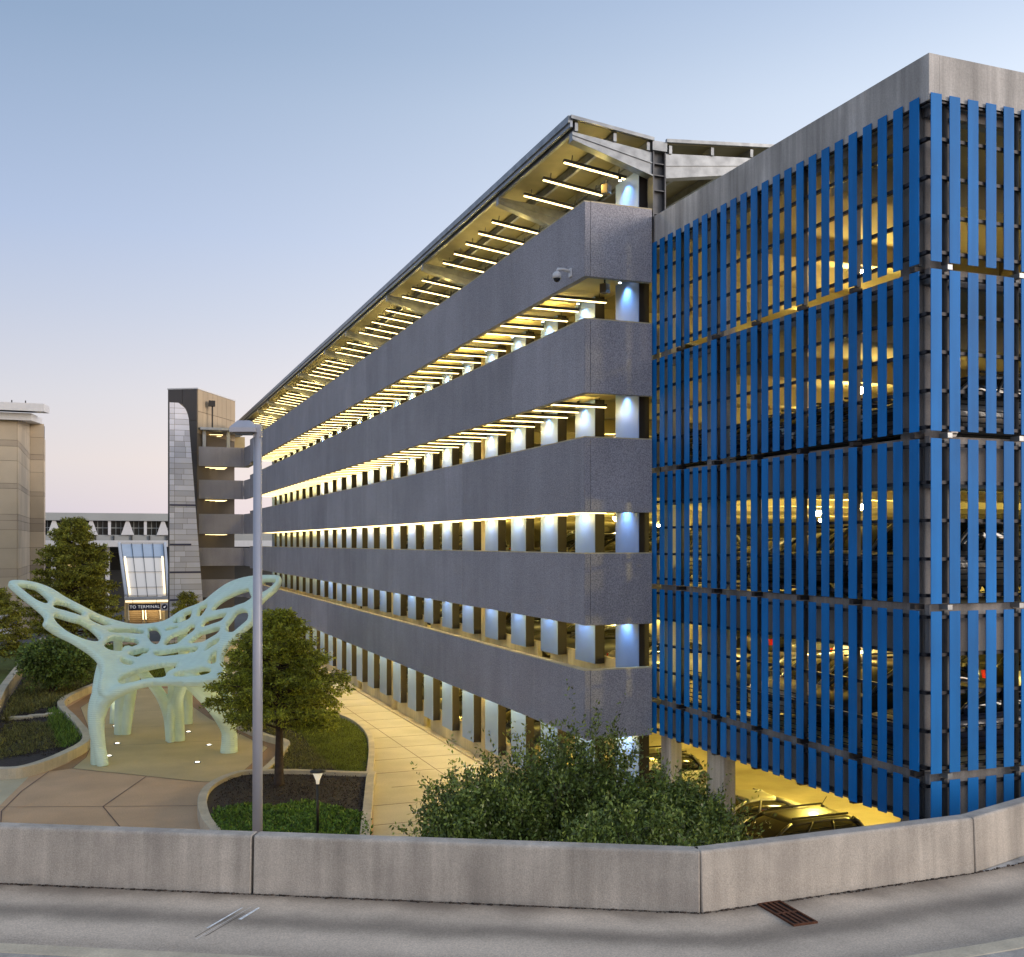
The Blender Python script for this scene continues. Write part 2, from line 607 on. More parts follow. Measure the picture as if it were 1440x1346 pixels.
# ------------------------------------------------------------------ ground
MB().add([(-1500, -1500, 0), (1500, -1500, 0), (1500, 1500, 0), (-1500, 1500, 0)], [(0, 1, 2, 3)]).build('ground', 'asphalt', kind='structure')


def sheet(name, poly, z, m, kind='structure'):
    return MB().add([(x, y, z) for x, y in poly], [tuple(range(len(poly)))]).build(name, m, kind=kind)


def smooth_poly(pts, n=6, closed=True):
    """Catmull-Rom through the points"""
    out = []
    P = [Vector(p) for p in pts]
    N = len(P)
    rngi = range(N if closed else N - 1)
    for i in rngi:
        p0 = P[(i - 1) % N] if closed or i > 0 else P[0]
        p1, p2 = P[i], P[(i + 1) % N]
        p3 = P[(i + 2) % N] if closed or i + 2 < N else P[-1]
        for k in range(n):
            t = k / n
            q = 0.5 * ((2 * p1) + (p2 - p0) * t + (2 * p0 - 5 * p1 + 4 * p2 - p3) * t * t + (3 * p1 - p0 - 3 * p2 + p3) * t ** 3)
            out.append(tuple(q))
    if not closed:
        out.append(tuple(P[-1]))
    return out


def offset_line(pts, d):
    out = []
    for i, p in enumerate(pts):
        a = Vector(pts[max(i - 1, 0)])
        b = Vector(pts[min(i + 1, len(pts) - 1)])
        t = (b - a).normalized()
        out.append((p[0] - t.y * d, p[1] + t.x * d))
    return out


def ribbon(mb, pts, width, z0, z1, mi=0):
    """kerb or low wall: pts is one edge, the other lies width to its left"""
    q = offset_line(pts, width)
    n = len(pts)
    v = []
    for i in range(n):
        v += [(*pts[i], z0), (*pts[i], z1), (*q[i], z1), (*q[i], z0)]
    f = []
    for i in range(n - 1):
        a, b = 4 * i, 4 * i + 4
        f += [(a, b, b + 1, a + 1), (a + 1, b + 1, b + 2, a + 2), (a + 2, b + 2, b + 3, a + 3)]
    f += [(0, 1, 2, 3), (4 * n - 4, 4 * n - 1, 4 * n - 2, 4 * n - 3)]
    return mb.add(v, f, mi)


sheet('plaza_paving', [(-30, 18), (12.0, 18), (12.0, 108), (-30, 108)], 0.004, 'plaza_pink')
sheet('grey_path', [(-30, 30), (-6, 30), (-3.6, 42.2), (-2.9, 47.2), (-4.0, 47.0), (-5.6, 48.0), (-30, 56)], 0.008, 'walk')
# pale walk along the garage, with its joints cut as thin dark strips
sheet('sidewalk', [(8.0, 20), (15.55, 20), (15.55, 108), (5.0, 108), (6.5, 70), (9.6, 62), (11.9, 57.5), (12.2, 52), (11.4, 47), (10.05, 41.7), (8.0, 33.2)], 0.012, 'walk')
jt = MB()
for y in np.arange(24.5, 105, 2.6):
    jt.box(8.4 if y < 40 else 10.4, 15.0, y, y + 0.03, 0.0125, 0.0165)
jt.box(12.95, 12.98, 20, 105, 0.0126, 0.0164)
jt.box(15.02, 15.05, 20, 105, 0.0126, 0.0164)
jt.build('sidewalk_joint', 'joint', kind='structure')
MB().box(15.06, 15.40, 28.2, 104, 0.0, 0.06).build('wall_gutter', 'kerb', kind='structure')
sheet('garage_ground_floor', [(15.5, 5), (62, 5), (62, 104), (15.5, 104)], 0.008, 'garage_floor')

SAND = [(-1.31, 48.31), (-0.01, 47.06), (1.26, 45.9), (2.49, 44.72), (3.49, 43.81), (4.3, 43.39), (4.82, 43.72), (5.87, 46.45), (7.06, 49.94),
        (6.2, 54.49), (5.3, 59.31), (4.69, 64.79), (4.38, 72.51), (2.02, 73.42), (-0.01, 72.81), (-0.41, 70.98), (-1.35, 65.99), (-0.56, 54.7), (-0.81, 50.58)]
sheet('brown_border', [(-2.2, 48.0), (-1.31, 48.31), (4.3, 43.39), (5.4, 42.9), (6.3, 44.9), (7.2, 47.6), (7.75, 49.9), (6.75, 54.8), (5.75, 60), (5.3, 66), (4.9, 73.2),
                       (2.0, 74.3), (-0.5, 73.8), (-1.0, 71.2), (-2.1, 66.0), (-1.2, 59), (-0.55, 53.3), (-1.45, 49.7)], 0.008, 'plaza_brown')
sheet('sand_paving', SAND, 0.012, 'plaza_sand')
jl = MB()


def strip(mb, pts, w, z):
    q = offset_line(pts, w)
    for i in range(len(pts) - 1):
        mb.add([(*pts[i], z), (*pts[i + 1], z), (*q[i + 1], z), (*q[i], z)], [(0, 1, 2, 3)])


strip(jl, [(-3.53, 42.16), (-0.1, 40.92), (3.17, 39.8)], 0.035, 0.0125)
strip(jl, [(1.52, 45.53), (-0.1, 40.92), (0.55, 37.08)], 0.045, 0.0165)
strip(jl, [(-2.2, 48.0), (-3.0, 44.6), (-3.45, 41.5), (-3.2, 38)], 0.04, 0.0165)
strip(jl, SAND + SAND[:1], 0.03, 0.0165)
for y in (52.5, 57.5, 63):
    strip(jl, [(-0.6, y + 0.6), (6.0, y)], 0.03, 0.0165)
jl.build('paving_joint', 'joint', kind='structure')

# ------------------------------------------------------------------ planting beds: kerb walls, soil, lawn
LW = smooth_poly([(-8.5, 49.6), (-5.57, 48.25), (-3.95, 47.08), (-2.84, 47.31), (-1.57, 49.61), (-0.61, 53.24), (-1.27, 59.07), (-2.19, 65.77), (-1.29, 70.68),
                  (-0.26, 74.29), (0.74, 81.71)], 4, False)
o = ribbon(MB(), LW, 0.38, 0, 0.45).build('planter_wall', 'kerb', bevel=0.02)
tag(o, 'low pale concrete wall edging the left planting bed beside the sculpture', 'planter wall')
sheet('left_bed_soil', LW + [(0.5, 97), (-5.3, 96.2), (-5.4, 64), (-8, 55)], 0.20, 'mulch')
sheet('far_lawn', [(-0.2, 80), (4.0, 76), (7.0, 78), (7.5, 101), (0.0, 101)], 0.22, 'lawn')
sheet('left_lawn', [(-40, 70), (-5.7, 70.7), (-5.6, 81), (-5.4, 96), (-5.5, 108), (-40, 108)], 0.05, 'lawn')
LF = smooth_poly([(-5.5, 52.5), (-5.4, 57.0), (-5.4, 64.46), (-5.54, 70.72), (-5.48, 81.48), (-5.29, 96.19), (-5.1, 106)], 4, False)
o = ribbon(MB(), LF, 0.45, 0, 0.85).build('planter_wall', 'kerb', bevel=0.02)
tag(o, 'taller curved concrete wall at the far left edge beside the lawn', 'planter wall')

BACK = smooth_poly([(10.05, 41.71), (11.2, 46.2), (12.0, 50.0), (12.28, 53.5), (12.0, 56.5), (10.9, 59.6), (9.55, 63.2), (8.2, 66.5), (7.02, 67.49), (5.85, 65.5), (5.45, 62.31), (5.6, 59.0),
                    (6.3, 55.3), (7.05, 51.82), (7.72, 49.8), (7.2, 47.59), (6.4, 45.15), (5.78, 43.62)], 4, False)
o = ribbon(MB(), BACK, 0.28, 0, 0.32).build('planter_wall', 'kerb', bevel=0.02)
tag(o, 'low curved concrete kerb round the grassy bed between sculpture and sidewalk', 'planter wall')
sheet('back_bed_soil', BACK + [(7.44, 42.61), (9.52, 41.39)], 0.10, 'mulch')
sheet('back_bed_lawn', [(9.7, 42.0), (10.9, 46.2), (11.7, 50.2), (12.0, 53.5), (11.6, 56.6), (10.4, 59.6), (8.9, 62), (8.4, 57), (9.0, 52), (8.7, 47), (8.9, 43.5)], 0.13, 'lawn')

FR = smooth_poly([(3.3, 32.5), (3.1, 34.72), (2.95, 36.6), (3.07, 39.2), (3.55, 41.3), (4.58, 43.0), (5.59, 43.35), (7.44, 42.61), (9.3, 41.5), (10.0, 41.2), (9.75, 40.3),
                  (8.9, 37), (7.91, 33.21), (7.2, 30.5)], 4, False)
FR = FR[::-1]
o = ribbon(MB(), FR, 0.32, 0, 0.45).build('planter_wall', 'kerb', bevel=0.02)
tag(o, 'concrete wall round the front planting bed with the tree and lamp', 'planter wall')
sheet('front_bed_soil', FR, 0.30, 'mulch')

# ------------------------------------------------------------------ parking garage
GX, GY = 12.97, 27.9
SL = [4.8, 8.2, 11.6, 14.98, 18.37]
BT = [5.79, 9.19, 12.57, 16.01, 19.41]
BB = [3.80, 7.11, 10.41, 13.87, 17.25]
YE = 104.0
garage = thing('parking_garage', 'long grey parking garage with five banded storeys and a blue slatted corner', 'parking garage', (GX, GY, 0))


def gp(name, mb, m, **k):
    return mb.build(name, m, garage, **k)


# spandrel panels, one object each, 14 mm open joints between
ys = [GY + 0.03, 33.78]
while ys[-1] < YE - 1:
    ys.append(min(ys[-1] + 5.4, YE))
for t_, b_ in zip(BT, BB):
    for y0, y1 in zip(ys, ys[1:]):
        gp('spandrel_panel', MB().box(GX, GX + 0.2, y0, y1 - 0.016, b_, t_), 'spandrel', bevel=0.008)
    gp('corner_panel', MB().box(GX + 0.004, GX + 0.175, GY - 0.005, GY + 0.014, b_, t_), 'spandrel', bevel=0.006)
    gp('end_panel', MB().box(GX + 0.19, 15.17, GY, GY + 0.2, b_, t_), 'spandrel', bevel=0.008)
    gp('band_coping', MB().box(GX - 0.004, GX + 0.21, GY + 0.03, YE, t_, t_ + 0.035).box(GX + 0.21, 15.165, GY + 0.004, GY + 0.22, t_, t_ + 0.035), 'guard_concrete')
# floor slabs: inner deck and the outer strip that carries the band
for s in SL:
    gp('floor_slab', MB().box(15.6, 62, 17.2, YE, s - 0.25, s), 'concrete_int')
    gp('edge_slab', MB().box(GX + 0.2, 15.6, GY + 0.2, YE, s - 0.72, s), 'soffit')
    dn = 0.98 if s < 14 else 0.26
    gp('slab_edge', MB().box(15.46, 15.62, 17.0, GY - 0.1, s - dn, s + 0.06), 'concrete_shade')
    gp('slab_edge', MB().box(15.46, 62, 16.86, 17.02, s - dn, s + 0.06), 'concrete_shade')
# deep beams across the decks
for s in SL:
    for y in np.arange(20.0, YE, 5.13):
        gp('floor_beam', MB().box(15.7, 60, y - 0.25, y + 0.25, s - 0.85, s - 0.25), 'concrete_int')
# columns
for y in (43.2, 58.6, 74.0, 89.4, 103.4):
    gp('column', MB().tube([(15.45, y, 0), (15.45, y, 18.3)], 0.27, 14), 'guard_concrete')
for y0, y1 in ((27.4, 28.0), (24.55, 25.4)):
    gp('column', MB().box(15.52, 15.9, y0, y1, 0, 18.3), 'concrete', bevel=0.02)
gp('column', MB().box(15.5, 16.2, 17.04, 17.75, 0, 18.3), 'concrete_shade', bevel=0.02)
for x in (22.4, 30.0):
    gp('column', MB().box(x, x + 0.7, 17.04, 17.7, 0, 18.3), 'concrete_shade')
for x in (25.0, 36.0, 47.0):
    for y in (27.8, 43.2, 58.6, 74.0, 89.4):
        gp('column', MB().box(x - 0.35, x + 0.35, y - 0.35, y + 0.35, 0, 18.3), 'concrete_int')
# guard walls between the fins, a gap in each bay
for i, s in enumerate([0.0] + SL):
    h = 1.24 if i == 0 else 0.95
    segs = [(28.2, 36.2), (37.4, 42.9), (43.5, 51.7), (52.9, 58.3), (58.9, 67.1), (68.3, 73.7), (74.3, 89.1), (89.7, 103.1)]
    for a, b in segs:
        gp('guard_wall', MB().box(15.42, 15.6, a, b, s + 0.001, s + h), 'guard_concrete', bevel=0.01)
# solid inner wall of the ramps and the end wall
for i, s in enumerate([0.0] + SL[:4]):
    gp('ramp_wall', MB().box(41.0, 41.25, 20, 100, s, s + 1.5), 'concrete_int')
gp('ramp_wall', MB().box(25.5, 25.75, 18.0, 40.0, 11.601, 18.1), 'ramp_brown')
gp('end_wall', MB().box(15.7, 62, YE - 0.2, YE, 0, 18.1), 'concrete_int')
gp('back_wall', MB().box(61.7, 62.0, 17.2, YE - 0.3, 0, 18.1), 'concrete_int')
# metal fins hung behind the bands: pale face, dark return
fin_meshes = {}


def fin_mesh(h):
    k = round(h, 2)
    if k not in fin_meshes:
        f = MB().box(0, 0.02, 0, 1.54, 0, h)
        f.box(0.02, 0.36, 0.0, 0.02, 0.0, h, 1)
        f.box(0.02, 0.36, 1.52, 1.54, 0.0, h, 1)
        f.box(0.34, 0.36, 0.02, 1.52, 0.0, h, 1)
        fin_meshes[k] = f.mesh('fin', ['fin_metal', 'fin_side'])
    return fin_meshes[k]


def pl(name, me, x, y, z, rz=0, parent=None):
    p = parent or garage
    o_ = link(name, me, p, Vector((x, y, z)) - parent_off(p))
    if rz:
        o_.rotation_euler = (0, 0, rz)
    return o_


FINS = [28.43 + 3.068 * k for k in range(25)]
for i, s in enumerate([0.0] + SL):
    top = (SL[i] - 0.76) if i < 5 else 20.75
    b_ = s + (0.8 if i == 0 else 0.74)
    for y in FINS:
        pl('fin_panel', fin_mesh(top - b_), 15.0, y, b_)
# blue slats: two faces, five rows
RZ = [18.43, 15.02, 11.66, 8.22, 4.85, 3.87]
slat_meshes = {}
for i in range(5):
    z0, z1 = RZ[i + 1] + (0.075 if i < 4 else 0), RZ[i] - (0.075 if i else 0)
    sm = MB().box(0, 0.016, 0.001, 0.269, 0, z1 - z0).mesh('slat', 'blue_slat')
    for k in range(24):
        pl('slat', sm, 15.2, 27.96 - 0.4702 * k - 0.27, z0)
    for k in range(15):
        pl('slat', sm, 15.26 + 0.4702 * k + 0.27, 16.6, z0, R(90))
    zr = [z1 - q for q in (0.12, 0.87, 1.63, 2.40, 3.13)] if i < 4 else [z1 - 0.12, z1 - 0.80]
    for z in zr:
        gp('rail', MB().box(15.245, 15.33, 16.72, 27.92, z - 0.034, z + 0.034), 'rail_dark')
        gp('rail', MB().box(15.34, 23.0, 16.645, 16.73, z - 0.034, z + 0.034), 'rail_dark')
    for k in range(6):
        gp('mullion', MB().box(15.335, 15.43, 17.02 + 1.88 * k - 0.0, 17.02 + 1.88 * k + 0.09, z0, z1), 'galv_dark')
    for k in range(4):
        gp('mullion', MB().box(15.72 + 1.88 * k, 15.80 + 1.88 * k, 16.735, 16.83, z0, z1), 'galv_dark')
    # brackets that carry the rows, seen in the open slot between them
    for k in range(6):
        gp('bracket', MB().box(15.21, 15.46, 17.02 + 1.88 * k - 0.02, 17.02 + 1.88 * k + 0.11, RZ[i + 1] - 0.05, RZ[i + 1] + 0.05), 'rail_dark')
    for k in range(4):
        gp('bracket', MB().box(15.70 + 1.88 * k, 15.82 + 1.88 * k, 16.62, 16.86, RZ[i + 1] - 0.05, RZ[i + 1] + 0.05), 'galv')
gp('parapet', MB().box(15.24, 15.5, 16.64, GY - 0.02, 18.30, 19.23), 'concrete', bevel=0.01)
gp('parapet', MB().box(15.503, 62, 16.645, 16.9, 18.30, 19.23), 'concrete', bevel=0.01)
for s in SL[:3]:
    for k in range(8):
        z = s + 0.16 + 0.125 * k
        gp('guard_cable', MB().tube([(15.72, 17.8, z), (15.72, 27.2, z)], 0.013, 4), 'rail_dark')
        gp('guard_cable', MB().tube([(16.25, 17.15, z), (22.4, 17.15, z)], 0.013, 4), 'rail_dark')

# ---- canopy over the top deck: butterfly roof on steel T-columns
TR = [27.95]
while TR[-1] < 103:
    TR.append(TR[-1] + (6.17 if len(TR) % 2 else 9.25))
gp('roof_deck', MB().extrude([(12.58, 21.70), (15.16, 21.44), (15.16, 21.52), (12.58, 21.79)], 'y', GY, 112), 'deck_metal')
gp('roof_deck', MB().extrude([(15.66, 21.43), (20.5, 21.88), (20.5, 21.97), (15.66, 21.52)], 'y', GY + 0.02, 112), 'deck_metal')
gp('eave_fascia', MB().box(12.50, 12.577, GY - 0.02, 112, 21.50, 21.80), 'eave_metal')
gp('eave_gutter', MB().box(12.44, 12.497, GY - 0.02, 112, 21.62, 21.82), 'galv')
gp('gable_trim', MB().extrude([(12.5, 21.72), (15.2, 21.44), (15.2, 21.54), (12.5, 21.82)], 'y', GY - 0.1, GY - 0.025), 'galv')
gp('gable_trim', MB().extrude([(15.62, 21.45), (20.6, 21.90), (20.6, 22.0), (15.62, 21.55)], 'y', GY - 0.1, GY - 0.005), 'galv')
gp('valley_gutter', MB().box(15.165, 15.655, GY - 0.05, 112, 21.18, 21.46), 'galv')
for x, z in ((12.66, 21.55), (13.9, 21.42), (15.0, 21.31)):
    gp('purlin', MB().box(x, x + 0.10, GY, 112, z - 0.14, z + 0.10), 'galv')
for x, z in ((15.75, 21.30), (17.2, 21.44), (18.6, 21.57), (19.9, 21.69)):
    gp('purlin', MB().box(x, x + 0.10, GY, 112, z - 0.14, z + 0.10), 'galv')
for y in TR:
    gp('canopy_beam', MB().extrude([(12.6, 21.18), (15.2, 20.46), (15.2, 21.14), (12.6, 21.40)], 'y', y, y + 0.22)
       .extrude([(12.6, 21.14), (15.2, 20.42), (15.2, 20.46), (12.6, 21.18)], 'y', y - 0.06, y + 0.28)
       .extrude([(12.6, 21.29), (15.2, 20.80), (15.2, 20.83), (12.6, 21.32)], 'y', y - 0.03, y - 0.001), 'galv')
    gp('canopy_beam', MB().extrude([(15.64, 20.44), (20.3, 21.22), (20.3, 21.56), (15.64, 21.16)], 'y', y, y + 0.22)
       .extrude([(15.64, 20.40), (20.3, 21.18), (20.3, 21.22), (15.64, 20.44)], 'y', y - 0.06, y + 0.28)
       .extrude([(15.64, 20.78), (20.3, 21.38), (20.3, 21.41), (15.64, 20.81)], 'y', y - 0.03, y - 0.001), 'galv')
    c = MB().box(15.205, 15.245, y - 0.05, y + 0.30, 18.4, 21.17).box(15.60, 15.64, y - 0.05, y + 0.30, 18.4, 21.17).box(15.245, 15.60, y + 0.10, y + 0.14, 18.4, 21.17)
    for z in (19.3, 20.0, 20.45, 20.8):
        c.box(15.245, 15.60, y - 0.03, y + 0.10, z, z + 0.03)
    gp('steel_column', c, 'galv_dark')

# ------------------------------------------------------------------ left wing of the garage beyond the inner corner
WY = 107.5
wing = thing('garage_wing', 'short far wing of the parking garage joining the dark stair tower', 'parking garage', (8.4, WY, 0))
WT = [5.95, 9.05, 12.37, 15.70, 18.95]
WB = [4.2, 7.28, 10.42, 13.85, 17.05]
for t_, b_ in zip(WT, WB):
    MB().box(8.3, 12.6, WY, WY + 0.2, b_, t_).build('spandrel_panel', 'spandrel', wing, bevel=0.01)
    MB().extrude([(12.62, b_), (12.8, b_), (12.8, t_), (12.62, t_)], 'y', WY + 0.0, WY + 0.19).build('corner_panel', 'spandrel', wing)
    MB().add([(12.82, WY, b_), (13.0, WY - 3.4, b_), (13.16, WY - 3.4, b_), (13.0, WY + 0.2, b_), (12.82, WY, t_), (13.0, WY - 3.4, t_), (13.16, WY - 3.4, t_), (13.0, WY + 0.2, t_)],
             [(0, 1, 5, 4), (3, 7, 6, 2), (0, 3, 2, 1), (4, 5, 6, 7), (0, 4, 7, 3), (1, 2, 6, 5)]).build('return_panel', 'spandrel', wing)
    MB().box(8.3, 15, WY + 0.2, WY + 14, b_ + 0.9, b_ + 1.3).build('floor_slab', 'concrete_int', wing)
    MB().box(8.3, 11.0, WY + 5.6, WY + 5.9, b_ + 1.3, b_ + 4.2).build('lobby_wall', 'warm_wall', wing)
    for k in range(3):
        MB().box(8.7 + 0.85 * k, 9.1 + 0.85 * k, WY + 5.5, WY + 5.59, b_ + 1.5, b_ + 3.2).build('lobby_door', 'fixture_tan', wing)
MB().extrude([(WY - 0.6, 20.55), (WY + 12, 21.1), (WY + 12, 21.3), (WY - 0.6, 20.8)], 'x', 8.6, 13.6).build('roof_deck', 'eave_metal', wing)
for x in (8.9, 11.2):
    MB().box(x, x + 0.32, WY + 0.25, WY + 0.55, 18.4, 20.58).build('steel_column', 'eave_metal', wing)
MB().box(8.4, 14, WY + 9, WY + 9.2, 18.3, 20.9).build('back_wall', 'warm_wall', wing)

# ------------------------------------------------------------------ LED bars (one thing each: housing > diffuser)
bar_h = MB().box(0, 2.12, -0.05, 0.05, 0.065, 0.155).box(0.25, 0.27, -0.01, 0.01, 0.155, 0.34).box(1.85, 1.87, -0.01, 0.01, 0.155, 0.34).mesh('led_bar', 'bar_housing')
bar_l = MB().box(0.02, 2.10, -0.038, 0.038, 0.034, 0.064).mesh('diffuser', 'led')
bar_low = MB().box(0.02, 2.10, -0.038, 0.038, 0.034, 0.064).mesh('diffuser', 'led_low')
LVL = ['under the lowest band', 'under the second band from the ground', 'under the middle band', 'under the second band from the top', 'under the topmost band']


led_lamp = bpy.data.lights.new('led_lamp', 'POINT')
led_lamp.energy = 29
led_lamp.color = (1.0, 0.72, 0.20)
led_lamp.shadow_soft_size = 0.06
led_lamp_low = led_lamp.copy()
led_lamp_low.energy = 125
led_lamp_top = led_lamp.copy()
led_lamp_top.energy = 20
led_n = [0]


def led(x, y, z, label, group, ry=0.0, low=False):
    a = tag(link('led_bar', bar_h, None, (x, y, z)), label, 'light bar', group)
    if ry:
        a.rotation_euler = (0, ry, 0)
    link('diffuser', bar_low if low else bar_l, a)
    led_n[0] += 1
    if ry:
        link('lamp', led_lamp_top, a, (1.06, 0.0, -0.35))
    elif led_n[0] % 2:          # one lamp lights for each pair of bars
        link('lamp', led_lamp_low if low else led_lamp, a, (1.06, 0.1, -0.06))


for i in range(5):
    k = 0
    y = 31.25 if i else 29.8
    while y < YE - 0.5:
        led(13.19, y, SL[i] - 0.72 - 0.34 if i == 4 else BB[i] + 0.02, 'warm LED bar ' + LVL[i] + ', ' + ordinal(k + 1) + ' from the near corner', 'LED bars ' + LVL[i], low=i == 0)
        k += 1
        y += 1.548
nb_ = 0
for a, b in zip(TR, TR[1:]):
    n = 3 if b - a < 8 else 5
    for k in range(n):
        y = a + (b - a) * (0.5 + (k - (n - 1) / 2) / n * 0.80)
        nb_ += 1
        led(12.95, y, 20.98, 'warm LED bar under the steel canopy roof, ' + ordinal(nb_) + ' from the near corner', 'LED bars under the canopy', R(7))
for z, nm in ((16.95, 'upper'), (13.7, 'middle'), (10.3, 'lower')):
    for k in range(3):
        a = tag(link('led_bar', bar_h, None, (9.2, WY + 1.0 + 1.2 * k, z)), '%s LED bar under the %s band of the far wing' % (['front', 'middle', 'rear'][k], nm), 'light bar', 'LED bars on the %s wing floor' % nm)
        link('diffuser', bar_l, a)
for k in range(4):
    a = tag(link('led_bar', bar_h, None, (8.9, WY + 2.0 + 1.5 * k, 20.3)), 'LED bar under the far wing roof, ' + ordinal(k + 1) + ' from the front', 'light bar', 'LED bars under the wing roof')
    link('diffuser', bar_l, a)

# ------------------------------------------------------------------ downlights over the fins
dl_b = MB().tube([(0, 0, 0.02), (0, 0, 0.16)], 0.055, 8).mesh('downlight', 'fixture_dark')
dl_l = MB().tube([(0, 0, 0.0), (0, 0, 0.019)], 0.045, 8).mesh('lens', 'spot_lens')
dl_lamp = bpy.data.lights.new('downlight', 'SPOT')
dl_lamp.energy = 80
dl_lamp.color = (0.40, 0.73, 1.0)
dl_lamp.spot_size = R(120)
dl_lamp.spot_blend = 1.0
dl_lamp.shadow_soft_size = 0.04
FL = ['on the ground storey', 'on the second storey', 'on the third storey', 'on the fourth storey', 'on the fifth storey', 'on the roof deck']
for i in range(6):
    top = (SL[i] - 0.76) if i < 5 else 20.75
    for k, y in enumerate(FINS[:17]):
        d = tag(link('downlight', dl_b, None, (14.76, y + 0.77, top - 0.12)), 'cool spotlight over the ' + ordinal(k + 1) + ' metal fin from the near corner ' + FL[i], 'downlight', 'fin spotlights ' + FL[i])
        link('lens', dl_l, d)
        ll = link('lamp', dl_lamp, d, (0, 0, -0.03))
        ll.rotation_euler = (0, R(-12), 0)

# ------------------------------------------------------------------ garage ceiling lamps
cl_b = MB().tube([(0, 0, 0.0), (0, 0, 0.12)], [0.17, 0.14], 10).tube([(0, 0, 0.12), (0, 0, 0.72)], 0.02, 5).mesh('ceiling_lamp', 'fixture_dark')
cl_l = MB().tube([(0, 0, -0.17), (0, 0, -0.10), (0, 0, -0.001)], [0.09, 0.19, 0.20], 10).mesh('lens', 'lamp_lens')
lampd = bpy.data.lights.new('ceiling_lamp', 'POINT')
lampd.energy = 520
lampd.color = (1.0, 0.78, 0.20)
lampd.shadow_soft_size = 0.15
lampu = lampd.copy()
lampu.energy = 140
lampg = bpy.data.lights.new('ground_lamp', 'POINT')
lampg.energy = 460
lampg.color = (1.0, 0.74, 0.11)
lampg.shadow_soft_size = 0.2
CP = ['front row nearest the blue corner', 'front row beside the end column', 'inner row nearest the blue corner', 'front row, second bay', 'inner row, second bay', 'front row, third bay',
      'inner row, third bay', 'front row, fourth bay', 'front row, farthest bay']
CL = ['on the ground storey', 'on the second storey', 'on the third storey', 'on the fourth storey', 'on the fifth storey']
for i, s in enumerate(SL):
    for k, (x, y) in enumerate(((22.6 if i == 0 else 20.4, 25.1), (23.0, 30.5), (32.0, 25.1), (20.4, 40.6), (31, 40.6), (20.4, 56.0), (31, 56.0), (20.4, 71.4), (20.4, 86.8))):
        d = tag(link('ceiling_lamp', cl_b, None, (x, y, s - 0.98)), 'bright ceiling lamp inside the garage ' + CL[i] + ', ' + CP[k], 'ceiling lamp', 'garage ceiling lamps ' + CL[i])
        link('lens', cl_l, d)
        link('lamp', lampg if i == 0 else (lampd if i < 3 else lampu), d, (0, 0, -0.36))

# ------------------------------------------------------------------ stair tower and its curved stone wall
tower = thing('stair_tower', 'tall stair tower with dark front and tan panelled side behind the curved stone wall', 'tower', (8.35, 107.2, 0), R(-29.3))
TH = 24.5


def tower_face(name, m, axis, a0, a1, na, nz, z0, z1):
    """panel grid on the tower faces, thin recessed joints"""
    for i in range(na):
        for j in range(nz):
            u0, u1 = a0 + (a1 - a0) * i / na, a0 + (a1 - a0) * (i + 1) / na
            w0, w1 = z0 + (z1 - z0) * j / nz, z0 + (z1 - z0) * (j + 1) / nz
            g = 0.02
            if axis == 'x':
                MB().box(u0 + g, u1 - g, -0.08, 0, w0 + g, w1 - g).build(name, m, tower, local=True)
            else:
                MB().box(0, 0.08, u0 + g, u1 - g, w0 + g, w1 - g).build(name, m, tower, local=True)


MB().box(-3.0, -0.001, 0.001, 9.0, 0, TH).build('tower_core', 'stone_joint', tower, local=True)
tower_face('dark_panel', 'tower_dark', 'x', -3.0, 0, 2, 8, 0, TH)
tower_face('tan_panel', 'tower_tan', 'y', 0, 9.0, 8, 2, 20.2, TH)
MB().box(-3.05, 0.1, -0.1, 9.05, TH + 0.002, TH + 0.12).build('roof_cap', 'roof_white', tower, local=True)
rl = thing('roof_light', 'dark floodlight on a short post in front of the tan tower wall', 'light', (9.9, 108.6, 20.95))
MB().box(-0.07, 0.07, -0.07, 0.07, 0, 2.1).build('post', 'fixture_dark', rl, local=True)
MB().box(-0.35, 0.25, -0.3, 0.3, 2.1, 2.65).build('lamp_head', 'fixture_dark', rl, local=True)

sail = thing('curved_stone_wall', 'pale stone wall with one curved edge standing before the dark stair tower', 'stone wall', (5.6, 104.0, 0))
edge = [(22.7, 0.75), (22.55, 1.15), (22.0, 1.55), (21.2, 1.75), (20.0, 1.82), (17.0, 2.05), (14.0, 2.28), (11.0, 2.50), (8.0, 2.73), (4.0, 3.03), (0.0, 3.33)]
ez = [e[0] for e in edge][::-1]
ex = [e[1] for e in edge][::-1]
zz = 0.0
rr = random.Random(5)
bands = {int(9.6 / 0.52), int(13.4 / 0.52), int(7.0 / 0.52), int(4.0 / 0.52)}
core = MB().add([(x, -0.0, z) for z, x in zip(ez, ex)] + [(0.02, 0, 22.65), (0.02, 0, 0)] + [(x, 0.6, z) for z, x in zip(ez, ex)] + [(0.02, 0.6, 22.65), (0.02, 0.6, 0)],
                [tuple(range(13)), tuple(range(25, 12, -1))] + [(i, 13 + i, 13 + (i + 1) % 13, (i + 1) % 13) for i in range(13)])
core.build('wall_core', 'stone_joint', sail, local=True)
